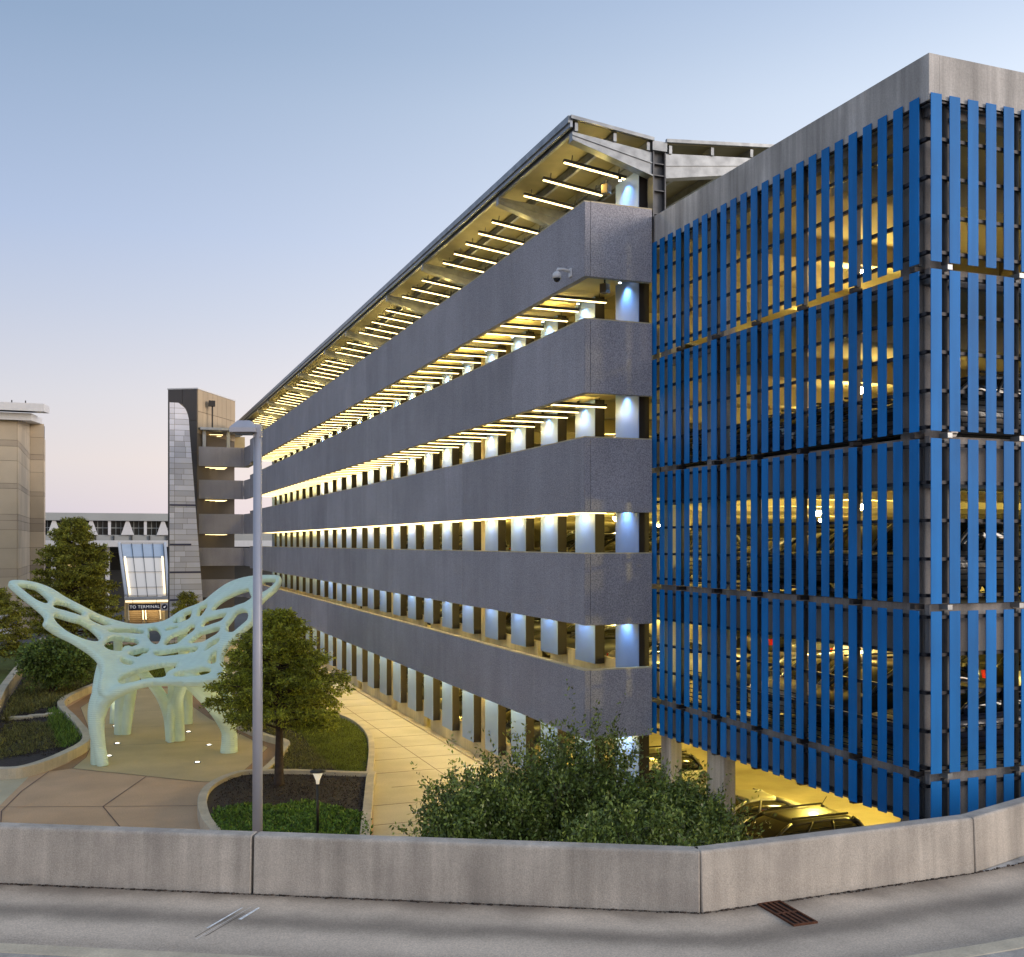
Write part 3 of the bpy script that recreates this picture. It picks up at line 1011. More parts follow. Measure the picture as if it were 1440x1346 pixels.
for r_ in range(44):
    z0, z1 = r_ * 0.516, (r_ + 1) * 0.516 - 0.03
    x0, x1 = float(np.interp(z0, ez, ex)), float(np.interp(z1, ez, ex))
    cuts = [0.0, 0.45] + ([rr.uniform(1.0, 1.6)] if rr.random() < 0.75 and x1 > 1.75 else [])
    for i, c in enumerate(cuts):
        last = i == len(cuts) - 1
        a0 = c + 0.012
        b0 = (x0 if last else cuts[i + 1]) - 0.012
        b1 = (x1 if last else cuts[i + 1]) - 0.012
        pr = rr.uniform(0.03, 0.05)
        MB().add([(a0, -pr, z0), (b0, -pr, z0), (b1, -pr, z1), (a0, -pr, z1), (a0, 0, z0), (b0, 0, z0), (b1, 0, z1), (a0, 0, z1)],
                 [(0, 1, 2, 3), (0, 4, 5, 1), (1, 5, 6, 2), (2, 6, 7, 3), (3, 7, 4, 0)]).build('stone', 'sail_stone', sail, local=True)

for zb, a, b in ((13.0, 0.0, 1.0), (9.3, 0.0, 0.75), (6.7, 0.0, 1.0), (4.1, 0.0, 0.3)):
    xe = float(np.interp(zb, ez, ex))
    MB().box(0.03 + a * xe, b * xe - 0.01, -0.08, -0.052, zb, zb + 0.16).build('inlay_band', 'sail_band', sail, local=True)

# ------------------------------------------------------------------ left building
lb = thing('stone_building', 'beige stone building with white overhanging roof at the left edge', 'building', (-8.0, 113.5, 0))
MB().extrude([(113.5, 0), (131, 0), (131, 22.99), (113.5, 21.47)], 'x', -30, -8.0).build('wall', 'stone_joint', lb)
MB().box(-8.1, -6.55, 131.001, 134, 0, 23.0).build('pilaster', 'stone_joint', lb)
courses = [0, 2.6, 4.4, 6.2, 7.0, 9.0, 10.8, 11.7, 12.3, 14.8, 15.3, 17.5, 18.9, 19.5, 21.44]
for j, (z0, z1) in enumerate(zip(courses, courses[1:])):
    dark = (z1 - z0) < 1.0
    m = 'stone_tan_dark' if dark else 'stone_tan'
    for i in range(6):
        MB().box(-20 + 2 * i + 0.02, -18 + 2 * i - 0.02, 113.42, 113.499, z0 + 0.03, z1).build('stone_panel', m, lb)
    for i in range(4):
        MB().box(-7.999, -7.92, 113.5 + 4.37 * i + 0.02, 113.5 + 4.37 * (i + 1) - 0.02, z0 + 0.03, z1).build('stone_panel', m, lb)
    MB().box(-7.9, -6.56, 130.92, 131.0, z0 + 0.03, z1).build('stone_panel', m, lb)
    MB().box(-6.549, -6.48, 131.0, 134, z0 + 0.03, z1).build('stone_panel', m, lb)
MB().add([(-7.99, 113.5, 21.47), (-7.99, 131, 21.47), (-7.99, 131, 22.99), (-7.93, 113.5, 21.47), (-7.93, 131, 21.47), (-7.93, 131, 22.99)],
         [(0, 2, 1), (3, 4, 5), (0, 1, 4, 3), (1, 2, 5, 4), (2, 0, 3, 5)]).build('stone_panel', 'stone_tan', lb)
MB().box(-7.9, -6.48, 130.92, 130.999, 21.47, 23.0).build('stone_panel', 'stone_tan', lb)
MB().extrude([(112.6, 21.40), (131.5, 23.04), (131.5, 23.70), (112.6, 22.10)], 'x', -32, -6.7).build('roof_slab', 'roof_white', lb)
MB().extrude([(111.5, 22.20), (122, 23.20), (122, 23.90), (111.5, 22.95)], 'x', -32, -5.5).build('roof_slab', 'roof_white', lb)
for i in range(5):
    MB().box(-12 + 1.2 * i, -11.9 + 1.2 * i, 111.7, 111.8, 22.96, 23.2).build('roof_stub', 'fixture_dark', lb)
MB().box(-9.6, -8.5, 113.36, 113.415, 0.2, 2.6).build('door', 'white_paint', lb)
ps = thing('blue_poster', 'blue and white poster on the beige building beside its door', 'poster', (-8.45, 113.3, 1.5))
MB().box(0.0, 0.42, 0, 0.05, 0, 0.9).build('poster_panel', 'sign_blue', ps, local=True)
MB().box(0.0, 0.42, 0, 0.05, 0.92, 1.3).build('poster_header', 'sign_orange', ps, local=True)

# ------------------------------------------------------------------ terminal behind
tm = thing('terminal_building', 'long grey terminal far behind with a row of dark trapezoid windows', 'terminal', (0, 204, 0))
MB().box(-60, 60, 204.5, 216, 0, 14.9).build('wall', 'terminal_grey', tm)
MB().box(-60, 60, 203.0, 204.499, 13.55, 14.9).build('roof_fascia', 'terminal_grey', tm)
MB().box(-60, 60, 203.8, 204.499, 8.2, 11.0).build('lower_wall', 'terminal_grey', tm)
for k in range(12):
    x = -17.6 + 3.05 * k
    w = MB().box(x + 0.25, x + 2.8, 204.42, 204.499, 11.0, 13.5).build('window', 'glass_dark', tm)
    for q in (0.33, 0.66):
        MB().box(x + 0.25 + 2.55 * q - 0.04, x + 0.25 + 2.55 * q + 0.04, 204.36, 204.419, 11.0, 13.5).build('mullion', 'terminal_grey', w)
    MB().box(x + 0.25, x + 2.8, 204.34, 204.355, 12.2, 12.32).build('transom', 'terminal_grey', w)
    s = 0.85 if k % 2 else 0.0
    MB().extrude([(x - 0.25 - s, 11.0), (x + 0.25 + s, 11.0), (x + 0.25, 13.55), (x - 0.25, 13.55)], 'y', 203.4, 204.33).build('pier', 'roof_white', tm)
    if k > 3:
        MB().box(x + 0.6, x + 0.85, 203.5, 203.799, 8.6, 10.9).build('railing_post', 'frame_dark', tm)
cn = thing('canopy_roof', 'long flat white canopy in front of the grey terminal', 'canopy', (0, 160, 0))
MB().box(-30, 30, 158, 170, 9.0, 9.9).build('roof_slab', 'roof_white', cn)
MB().box(-30, 30, 169, 169.4, 0, 8.99).build('back_wall', 'frame_dark', cn)
for k in range(9):
    MB().box(-28 + 7 * k, -27.4 + 7 * k, 160, 160.6, 0, 8.99).build('post', 'roof_white', cn)
for k in range(14):
    MB().box(-16 + 2.1 * k, -14.4 + 2.1 * k, 168.85, 168.99, 5.5, 8.0).build('window', 'glass_lit' if k % 4 == 1 else 'glass_dark', cn)

# glazed escalator hood, sloping down towards the plaza
es = thing('escalator_hood', 'sloping glazed escalator hood with lit edges beside the stone wall', 'canopy', (5.0, 127, 0))
E0, E1 = Vector((2.42, 127.0, 3.5)), Vector((1.87, 144.5, 9.42))


def hood(u, v, n=0.0):
    p = E0.lerp(E1, v)
    return (p.x + (4.1 + 1.05 * v) * u, p.y, p.z + n)


rows, colsn = [0, 0.14, 0.42, 0.71, 1.0], 4
for i in range(4):
    for j in range(colsn):
        u0, u1 = j / colsn + 0.006, (j + 1) / colsn - 0.006
        v0, v1 = rows[i] + 0.004, rows[i + 1] - 0.004
        q = [hood(u0, v0), hood(u1, v0), hood(u1, v1), hood(u0, v1)]
        qb = [hood(u0, v0, -0.06), hood(u1, v0, -0.06), hood(u1, v1, -0.06), hood(u0, v1, -0.06)]
        MB().add(q + qb, [(0, 1, 2, 3), (7, 6, 5, 4), (0, 4, 5, 1), (1, 5, 6, 2), (2, 6, 7, 3), (3, 7, 4, 0)]).build('glass_pane', 'frit_glass' if i == 3 else 'frit_glass_lit', es)
for j in range(colsn + 1):
    MB().bar(hood(j / colsn, 0, 0.03), hood(j / colsn, 1, 0.03), 0.06, 0.10).build('mullion', 'frame_dark', es)
for v in rows:
    MB().bar(hood(0, v, 0.10), hood(1, v, 0.10), 0.07, 0.04).build('transom', 'frame_dark', es)
for u in (0.045, 0.955):
    MB().bar(hood(u, 0.02, 0.20), hood(u, 0.70, 0.20), 0.22, 0.10).build('cove_light', 'cove_light', es)
for u, s in ((0, -1), (1, 1)):
    a, b = Vector(hood(u, 0)), Vector(hood(u, 1))
    MB().bar(a + Vector((s * 0.22, 0, 0)), b + Vector((s * 0.22, 0, 0)), 0.3, 0.5).build('side_frame', 'roof_white', es)
MB().box(2.0, 6.9, 126.0, 127.0, 3.1, 3.42).build('entrance_lintel', 'roof_white', es)
MB().box(2.1, 6.75, 126.2, 127.3, 2.86, 3.099).build('entrance_soffit', 'cove_light', es)
MB().box(6.25, 6.75, 126.3, 126.9, -0.0, 2.859).build('entrance_column', 'warm_wall', es)
MB().box(2.1, 2.4, 126.3, 126.9, -0.0, 2.859).build('entrance_column', 'warm_wall', es)
MB().box(2.1, 6.75, 131.4, 131.6, 0, 3.2).build('back_wall', 'warm_wall', es)
for k, x in enumerate((2.6, 4.45)):
    for j in range(9):
        MB().box(x, x + 1.35, 127.4 + 0.34 * j, 127.74 + 0.34 * j, 0.16 * j, 0.12 + 0.21 * j).build('escalator_step', 'fixture_tan', es)
for x in (2.5, 4.02, 4.32, 5.9):
    MB().bar((x, 127.2, 0.5), (x, 130.3, 2.1), 0.09, 0.8).build('handrail', 'rim', es)
el = bpy.data.lights.new('entrance_lamp', 'AREA')
el.energy = 220
el.size = 3
el.color = (1, 0.75, 0.4)
eo = link('entrance_lamp', el, es, (-0.6, 1.4, 2.8))
sg = thing('terminal_sign', 'navy hanging sign with white lettering over the escalator entrance', 'sign', (2.45, 125.8, 1.98))
MB().box(0, 3.35, 0, 0.12, 0, 0.74).build('sign_panel', 'sign_navy', sg, local=True)
for x in (0.4, 2.9):
    MB().box(x, x + 0.05, 0.04, 0.09, 0.74, 1.2).build('hanger', 'frame_dark', sg, local=True)
fc = bpy.data.curves.new('lettering', 'FONT')
fc.body = 'TO TERMINAL'
fc.size = 0.47
fc.align_x = 'CENTER'
fc.align_y = 'CENTER'
fc.extrude = 0.008
fc.space_character = 1.08
fc.materials.append(M['sign_white'])
ft = link('lettering', fc)
lm = bpy.data.meshes.new_from_object(ft.evaluated_get(bpy.context.evaluated_depsgraph_get()))
bpy.data.objects.remove(ft)
fo = link('lettering', lm, sg, (1.68, -0.012, 0.37))
fo.rotation_euler = (R(90), 0, 0)
rs = thing('round_sign', 'small round dark emblem on a pale panel right of the navy sign', 'sign', (6.25, 125.7, 2.0))
MB().box(-0.42, 0.42, 0, 0.08, -0.1, 0.75).build('sign_panel', 'roof_white', rs, local=True)
MB().tube([(0, -0.02, 0.33), (0, -0.001, 0.33)], 0.30, 20, smooth=False).build('emblem', 'sign_navy', rs, local=True)
MB().add([(-0.18, -0.03, 0.30), (0.16, -0.03, 0.45), (0.05, -0.03, 0.25), (0.02, -0.03, 0.17)], [(0, 3, 2, 1)]).build('emblem_mark', 'sign_white', rs, local=True)

# ------------------------------------------------------------------ elevated roadway in front
RZ0 = 4.08
LINE = [(-22, 29.6), (-12, 24.25), (-6, 21.03), (-1.56, 18.66), (2.11, 16.70), (5.1, 15.1), (8.14, 13.48), (10.8, 13.49), (13.35, 13.52), (14.56, 13.67), (20, 14.9), (34, 19.5)]
rows_ = [0.0, 0.12, 0.3, 0.6, 0.9, 1.2, 1.6, 2.0, 2.3, 2.68]
offs = [offset_line(LINE, -r) for r in rows_]
me = bpy.data.meshes.new('road')
vs, uvs, dist = [], [], 0
for i in range(len(LINE)):
    if i:
        dist += (Vector(LINE[i]) - Vector(LINE[i - 1])).length
    for r_, o_ in zip(rows_, offs):
        vs.append((*o_[i], RZ0))
        uvs.append((dist, r_))
nr = len(rows_)
fs = [((i + 1) * nr + j, i * nr + j, i * nr + j + 1, (i + 1) * nr + j + 1) for i in range(len(LINE) - 1) for j in range(nr - 1)]
me.from_pydata(vs, [], fs)
ul = me.uv_layers.new(name='UVMap')
for lp in me.loops:
    ul.data[lp.index].uv = uvs[lp.vertex_index]
me.materials.append(M['road'])
o = link('road', me)
o['kind'] = 'structure'
ribbon(MB(), [p for p in offset_line(LINE, -7.0)], 7.34, RZ0 - 0.6, RZ0 - 0.006).build('road_deck', 'concrete', kind='structure')
ok = offset_line(LINE, -3.0)
ribbon(MB(), ok, 0.32, RZ0 - 0.004, RZ0 + 0.15).build('road_kerb', 'kerb', kind='structure', bevel=0.02)
ribbon(MB(), offset_line(LINE, -7.0), 3.998, RZ0 - 0.003, RZ0 + 0.145).build('median', 'barrier', kind='structure')


def barrier(a, b, label):
    a, b = Vector((*a, 0)), Vector((*b, 0))
    d = (b - a).normalized()
    n = Vector((-d.y, d.x, 0))
    a, b = a + d * 0.018, b - d * 0.018
    prof = [(0, 0), (0.0, 0.06), (0.035, 0.87), (0.06, 0.9), (0.29, 0.9), (0.32, 0.87), (0.34, 0)]
    k = len(prof)
    v = [a + n * u + Vector((0, 0, z)) for u, z in prof] + [b + n * u + Vector((0, 0, z)) for u, z in prof]
    f = [(i, i + 1, k + i + 1, k + i) for i in range(k - 1)] + [tuple(range(k - 1, -1, -1)), tuple(range(k, 2 * k)), (k - 1, 0, k, 2 * k - 1)]
    loc = (a + b) / 2
    o = link('concrete_barrier', MB().add([p - loc for p in v], f).mesh('concrete_barrier', 'barrier'), None, (loc.x, loc.y, RZ0))
    bv = o.modifiers.new('bevel', 'BEVEL')
    bv.width = 0.018
    bv.segments = 2
    tag(o, label, 'barrier', 'concrete barriers along the elevated road')


barrier(LINE[0], LINE[2], 'concrete barrier section beyond the left end of the road')
barrier(LINE[2], LINE[4], 'concrete barrier section at the left, below the sculpture')
barrier(LINE[4], LINE[6], 'long middle concrete barrier section in front of the bushes')
barrier(LINE[6], LINE[8], 'concrete barrier section right of the bend, by the drain grate')
barrier(LINE[8], LINE[11], 'concrete barrier section at the far right under the blue slats')

dg = thing('drain_grate', 'rusty slotted drain grate in the road at the foot of the barrier', 'drain grate', (9.3, 13.02, RZ0), R(-2))
MB().box(-0.19, 0.19, -0.46, 0.46, 0.004, 0.008).build('pit_shade', 'black_hole', dg, local=True)  # flat black plate under the bars; the pit's darkness is put into its colour
MB().box(-0.2, -0.17, -0.48, 0.48, 0.002, 0.03).box(0.17, 0.2, -0.48, 0.48, 0.002, 0.03).box(-0.169, 0.169, -0.48, -0.45, 0.002, 0.03).box(-0.169, 0.169, 0.45, 0.48, 0.002, 0.03).build('frame', 'rust', dg, local=True)
for k in range(3):
    MB().box(-0.105 + 0.085 * k, -0.065 + 0.085 * k, -0.449, 0.449, 0.009, 0.027).build('grate_bar', 'rust', dg, local=True)
MB().box(-0.168, 0.168, -0.02, 0.02, 0.0095, 0.026).build('cross_bar', 'rust', dg, local=True)
# scraped paint and dirt line on the road
mk = MB()
for k, (w, l0, l1) in enumerate(((0.035, 0.3, 0.95), (0.010, 0.05, 0.75), (0.008, 0.0, 1.0), (0.012, 0.1, 0.8), (0.055, 0.62, 1.0))):
    a = Vector((1.06 + 0.045 * k, 15.15 - 0.035 * k, 0))
    b = a + Vector((0.88, 1.05, 0))
    p, q = a.lerp(b, l0), a.lerp(b, l1)
    n = Vector((0.76, -0.64, 0)) * w
    mk.add([(p.x, p.y, RZ0 + 0.004), (p.x + n.x, p.y + n.y, RZ0 + 0.004), (q.x + n.x * 0.7, q.y + n.y * 0.7, RZ0 + 0.004), (q.x, q.y, RZ0 + 0.004)], [(0, 1, 2, 3)], k % 2)
mk.build('scrape_mark', ['road_paint', 'crack'], kind='structure')
gr = MB()
gq = random.Random(3)
for i in range(3, 9):
    a, b = Vector((*LINE[i], 0)), Vector((*LINE[i + 1], 0))
    d = (b - a).normalized()
    n = Vector((d.y, -d.x, 0))
    t = 0.0
    while t < (b - a).length - 0.03:
        w = gq.uniform(0.006, 0.05)
        for _ in range(1 if gq.random() < 0.75 else 0):
            p = a + d * (t + gq.random() * 0.03) + n * gq.uniform(0, w)
            s = gq.uniform(0.006, 0.022)
            gr.box(p.x - s, p.x + s, p.y - s * 0.7, p.y + s * 0.7, RZ0 + 0.001, RZ0 + s)
        t += 0.03
gr.build('gutter_grit', 'mulch_chip', kind='stuff')

# ------------------------------------------------------------------ street lamp, path lamp, camera, floodlights, ground lights
sl = thing('street_lamp', 'tall pale street lamp with one shoebox head rising in front of the garage', 'street lamp', (3.49, 26.51, 0), R(-21))
MB().tube([(0, 0, 0.5), (0, 0, 6), (0, 0, 12.25)], [0.125, 0.12, 0.10], 14).build('pole', 'pole_paint', sl, local=True)
MB().tube([(0, 0, 0), (0, 0, 0.5)], 0.28, 16).build('base', 'kerb', sl, local=True)
MB().box(-0.09, 0.10, -0.09, 0.09, 12.1, 12.42).build('bracket', 'pole_paint', sl, local=True)
hd = MB()
b4 = [(-0.62, -0.3, 12.2), (0.02, -0.3, 12.2), (0.02, 0.3, 12.2), (-0.62, 0.3, 12.2)]
m4 = [(-0.62, -0.3, 12.32), (0.02, -0.3, 12.32), (0.02, 0.3, 12.32), (-0.62, 0.3, 12.32)]
t4 = [(-0.46, -0.14, 12.50), (-0.16, -0.14, 12.50), (-0.16, 0.14, 12.50), (-0.46, 0.14, 12.50)]
hd.add(b4 + m4 + t4, [(3, 2, 1, 0), (8, 9, 10, 11)] + [(i, (i + 1) % 4, 4 + (i + 1) % 4, 4 + i) for i in range(4)] + [(4 + i, 4 + (i + 1) % 4, 8 + (i + 1) % 4, 8 + i) for i in range(4)])
hd.build('lamp_head', 'pole_paint', sl, local=True, bevel=0.01)
MB().box(-0.56, -0.06, -0.25, 0.25, 12.17, 12.199).build('lens', 'lens_dark', sl, local=True)

pt = thing('path_lamp', 'slim path lamp with a flat disc cap in the front planting bed', 'path lamp', (6.22, 33.2, 0))
MB().tube([(0, 0, 0.2), (0, 0, 1.95)], 0.045, 10).build('post', 'bollard_metal', pt, local=True)
MB().tube([(0, 0, 1.95), (0, 0, 2.06), (0, 0, 2.30)], [0.05, 0.06, 0.16], 14).build('reflector', 'bollard_glow', pt, local=True)
MB().tube([(0, 0, 2.33), (0, 0, 2.36), (0, 0, 2.39)], [0.25, 0.25, 0.15], 20).build('cap', 'bollard_metal', pt, local=True)

sc = thing('security_camera', 'white dome security camera on an arm at the corner of the top band', 'camera', (12.965, 28.85, 17.55))
MB().box(-0.05, 0, -0.09, 0.09, -0.12, 0.14).build('wall_plate', 'white_paint', sc, local=True, bevel=0.01)
MB().tube([(-0.03, 0, 0.05), (-0.25, 0, 0.09), (-0.42, 0, 0.08), (-0.46, 0, 0.0)], 0.05, 8).build('arm', 'white_paint', sc, local=True)
MB().tube([(-0.46, 0, 0.0), (-0.46, 0, -0.06), (-0.46, 0, -0.20)], [0.07, 0.13, 0.14], 12).build('housing', 'white_paint', sc, local=True)
MB().tube([(-0.46, 0, -0.201), (-0.46, 0, -0.27), (-0.46, 0, -0.31)], [0.11, 0.085, 0.03], 12).build('dome', 'lens_dark', sc, local=True)

for (x, y, z, lab) in ((14.25, 29.2, 17.28, 'tan box floodlight hung under the ceiling of the top band near the corner'),
                       (14.35, 29.3, 20.35, 'tan box floodlight hung under the canopy roof near the corner')):
    fl = thing('floodlight', lab, 'floodlight', (x, y, z), R(35))
    MB().box(-0.13, 0.13, -0.11, 0.11, -0.14, 0.14).build('lamp_box', 'fixture_tan', fl, local=True, bevel=0.01)
    MB().box(-0.02, 0.02, -0.02, 0.02, 0.14, 0.42).build('bracket', 'fixture_dark', fl, local=True)

gl = bpy.data.lights.new('ground_light', 'SPOT')
gl.energy = 50
gl.color = (1.0, 0.90, 0.66)
gl.spot_size = R(110)
gl.spot_blend = 0.8
gl.shadow_soft_size = 0.08
gb = MB().tube([(0, 0, 0), (0, 0, 0.03)], 0.15, 16).mesh('ground_light', 'galv')
gn = MB().tube([(0, 0, 0.03), (0, 0, 0.04)], 0.09, 16).mesh('lens', 'ground_lens')
for (x, y), lab in zip(((0.16, 50.47), (0.53, 53.46), (3.9, 55.49), (4.55, 51.52), (3.72, 47.63), (0.48, 58.57)),
                       ('beside the front left leg', 'between the two left legs', 'just right of the middle leg', 'left of the right leg', 'nearest the front of the sand paving', 'behind the back left leg')):
    g = tag(link('ground_light', gb, None, (x, y, 0.012)), 'round lit ground light under the sculpture ' + lab, 'ground light', 'ground lights under the sculpture')
    link('lens', gn, g)
    q = link('lamp', gl, g, (0, 0, 0.10))
    q.rotation_euler = (R(180), 0, 0)

# ------------------------------------------------------------------ cars


def loft(mb, st, mi=0):
    """st: list of (y, [(x, z) half profile from bottom to top])"""
    n = len(st[0][1]) * 2
    v = []
    for y, pr in st:
        v += [(x, y, z) for x, z in pr] + [(-x, y, z) for x, z in pr[::-1]]
    f = []
    for i in range(len(st) - 1):
        for k in range(n):
            f.append((i * n + k, (i + 1) * n + k, (i + 1) * n + (k + 1) % n, i * n + (k + 1) % n))
    f += [tuple(range(n)), tuple((len(st) - 1) * n + k for k in range(n - 1, -1, -1))]
    return mb.add(v, f, mi, True)


def body_st(y, w, z0, z1):
    return (y, [(w * 0.90, z0), (w, z0 + 0.12), (w, z0 + (z1 - z0) * 0.6), (w * 0.95, z1 - 0.03), (w * 0.86, z1)])


def car_parts(kind):
    P = {}
    b = MB()
    if kind == 'pickup':
        loft(b, [body_st(2.75, 0.80, 0.5, 0.95), body_st(2.65, 0.92, 0.4, 1.05), body_st(1.2, 0.97, 0.35, 1.12), body_st(-0.7, 0.97, 0.35, 1.12)])
        b.box(-0.97, -0.87, -2.75, -0.701, 0.42, 1.14).box(0.87, 0.97, -2.75, -0.701, 0.42, 1.14).box(-0.869, 0.869, -2.75, -2.66, 0.5, 1.13).box(-0.869, 0.869, -2.659, -0.701, 0.5, 0.62)
        wy, g, zr, rw = (1.75, -1.75), (1.25, 0.45, -0.45, -0.68), 1.84, 0.72
        zb = 1.11
    elif kind == 'suv':
        loft(b, [body_st(2.36, 0.72, 0.48, 0.78), body_st(2.22, 0.88, 0.32, 0.92), body_st(1.2, 0.93, 0.26, 1.04), body_st(-1.2, 0.94, 0.26, 1.07), body_st(-2.2, 0.90, 0.32, 1.08), body_st(-2.36, 0.80, 0.48, 1.0)])
        wy, g, zr, rw = (1.45, -1.42), (1.25, 0.35, -1.75, -2.22), 1.68, 0.68
        zb = 1.045
    else:
        loft(b, [body_st(2.38, 0.70, 0.42, 0.66), body_st(2.2, 0.86, 0.26, 0.80), body_st(1.1, 0.90, 0.20, 0.92), body_st(-1.3, 0.91, 0.20, 0.97), body_st(-2.2, 0.86, 0.26, 0.98), body_st(-2.38, 0.74, 0.44, 0.86)])
        wy, g, zr, rw = (1.42, -1.40), (1.2, 0.15, -0.95, -1.8), 1.43, 0.62
        zb = 0.915
    bw = 0.82
    # glasshouse and roof with pillars: rounded roofline along the car
    def hgt(y):
        xs_ = [g[3], g[3] + (g[2] - g[3]) * 0.55, g[2], (g[1] + g[2]) / 2, g[1], g[1] + (g[0] - g[1]) * 0.5, g[0]]
        zs_ = [zb, zb + (zr - zb) * 0.72, zr - 0.045, zr, zr - 0.03, zb + (zr - zb) * 0.60, zb]
        return float(np.interp(y, xs_, zs_))

    def wid(z):
        return bw + (rw - bw) * max(0.0, (z - zb) / (zr - zb)) ** 1.35

    gl_ = MB()
    loft(gl_, [(y, [(bw, zb - 0.01), (wid(zb + (hgt(y) - zb) * 0.5), zb + (hgt(y) - zb) * 0.5), (wid(hgt(y)), max(zb, hgt(y) - 0.07)), (wid(hgt(y)) * 0.80, hgt(y) - 0.005)])
               for y in np.linspace(g[0] - 0.02, g[3] + 0.02, 13)])
    P['window_glass'] = (gl_, 'car_glass')
    rf = MB()
    ry_ = np.linspace(g[1] + 0.06, g[2] - 0.12, 8)
    loft(rf, [(y, [(wid(hgt(y)) + 0.012, hgt(y) - 0.105), (wid(hgt(y)) + 0.014, hgt(y) - 0.05), (wid(hgt(y)) * 0.9, hgt(y) + 0.002), (wid(hgt(y)) * 0.5, hgt(y) + 0.022)]) for y in ry_])
    for s in (1, -1):
        for ys_, w_ in ((np.linspace(g[0] - 0.02, g[1], 4), 0.045), (np.linspace(g[3] + 0.02, g[2], 4), 0.07)):
            rf.tube([(s * (wid(hgt(y)) + 0.0), y, hgt(y) - 0.03) for y in ys_], w_, 6)
        for q in ((0.46,) if kind != 'suv' else (0.34, 0.66)):
            ya, yb = g[0] + (g[3] - g[0]) * q, g[1] + (g[2] - g[1]) * q
            rf.tube([(s * (wid(z) + 0.0), ya + (yb - ya) * t_, z) for t_, z in ((0, zb), (0.5, (zb + hgt(yb)) / 2), (1, hgt(yb) - 0.06))], 0.035, 5)
        rf.tube([(s * (bw + 0.01), y, zb + 0.015) for y in (g[0], (g[0] + g[3]) / 2, g[3])], 0.02, 5)
    P['roof'] = (rf, None)
    if kind == 'suv':
        for s in (1, -1):
            P['roof_rail', s] = (MB().bar((s * (rw - 0.08), g[1] - 0.1, zr + 0.05), (s * (rw - 0.08), g[2] + 0.1, zr + 0.05), 0.04, 0.05), 'tyre')
        P['aerial'] = (MB().bar((0.45, -1.5, zr), (0.45, -1.72, zr + 0.28), 0.015, 0.015), 'tyre')
    P['body'] = (b, None)
    fy = {'pickup': 2.66, 'suv': 2.26, 'sedan': 2.25}[kind]
    zl = {'pickup': 0.86, 'suv': 0.76, 'sedan': 0.62}[kind]
    for s in (1, -1):
        P['headlight', s] = (MB().box(s * 0.72 - 0.16, s * 0.72 + 0.16, fy - 0.05, fy + 0.06, zl - 0.08, zl + 0.07), 'head_clear')
        ry = {'pickup': -2.78, 'suv': -2.30, 'sedan': -2.33}[kind]
        P['tail_light', s] = (MB().box(s * 0.80 - 0.09, s * 0.80 + 0.10, ry, ry + 0.12, zl + 0.02, zl + 0.26), 'tail_red')
        P['wing_mirror', s] = (MB().box(s * 0.98 - 0.11, s * 0.98 + 0.11, g[0] - 0.35, g[0] - 0.22, zb + 0.02, zb + 0.18), None)
    P['grille'] = (MB().box(-0.42, 0.42, fy + 0.02, fy + 0.115, zl - 0.18, zl + 0.02), 'tyre')
    wr = 0.38 if kind != 'sedan' else 0.33
    for s in (1, -1):
        for y in wy:
            P['wheel', s, y] = (MB().tube([(s * 0.78, y, wr), (s * 0.965, y, wr)], wr, 18), 'tyre', (MB().tube([(s * 0.966, y, wr), (s * 0.975, y, wr)], wr * 0.62, 14), 'rim'))
    return P


CAR = {k: car_parts(k) for k in ('suv', 'sedan', 'pickup')}
cache = {}


def car(kind, color, loc, rz, label, group=None, detail=True):
    body = 'car_' + color
    cat = {'suv': 'SUV', 'sedan': 'car', 'pickup': 'pickup truck'}[kind]
    name = {'suv': 'parked_suv', 'sedan': 'parked_car', 'pickup': 'parked_pickup'}[kind]
    if not detail:
        if (kind, color) not in cache:
            mb, mats_ = MB(), [body, 'car_glass', 'tyre', 'rim', 'tail_red', 'head_clear']
            for k_, p in CAR[kind].items():
                for q in ((p[0], p[1]),) + ((p[2],) if len(p) > 2 else ()):
                    mi = mats_.index(q[1] or body)
                    mb.add(q[0].v, q[0].f, mi)
                    mb.s[-len(q[0].f):] = q[0].s
            cache[kind, color] = mb.mesh(name, mats_)
        return tag(link(name, cache[kind, color], None, loc, rz), label, cat, group)
    r = thing(name, label, cat, loc, rz, group)
    for k_, p in CAR[kind].items():
        nm = k_ if isinstance(k_, str) else k_[0]
        key = (kind, color if p[1] is None else '', k_)
        if key not in cache:
            cache[key] = p[0].mesh(nm, p[1] or body)
        c = link(nm, cache[key], r)
        if len(p) > 2:
            if key + ('rim',) not in cache:
                cache[key + ('rim',)] = p[2][0].mesh('rim', p[2][1])
            link('rim', cache[key + ('rim',)], c)
    return r


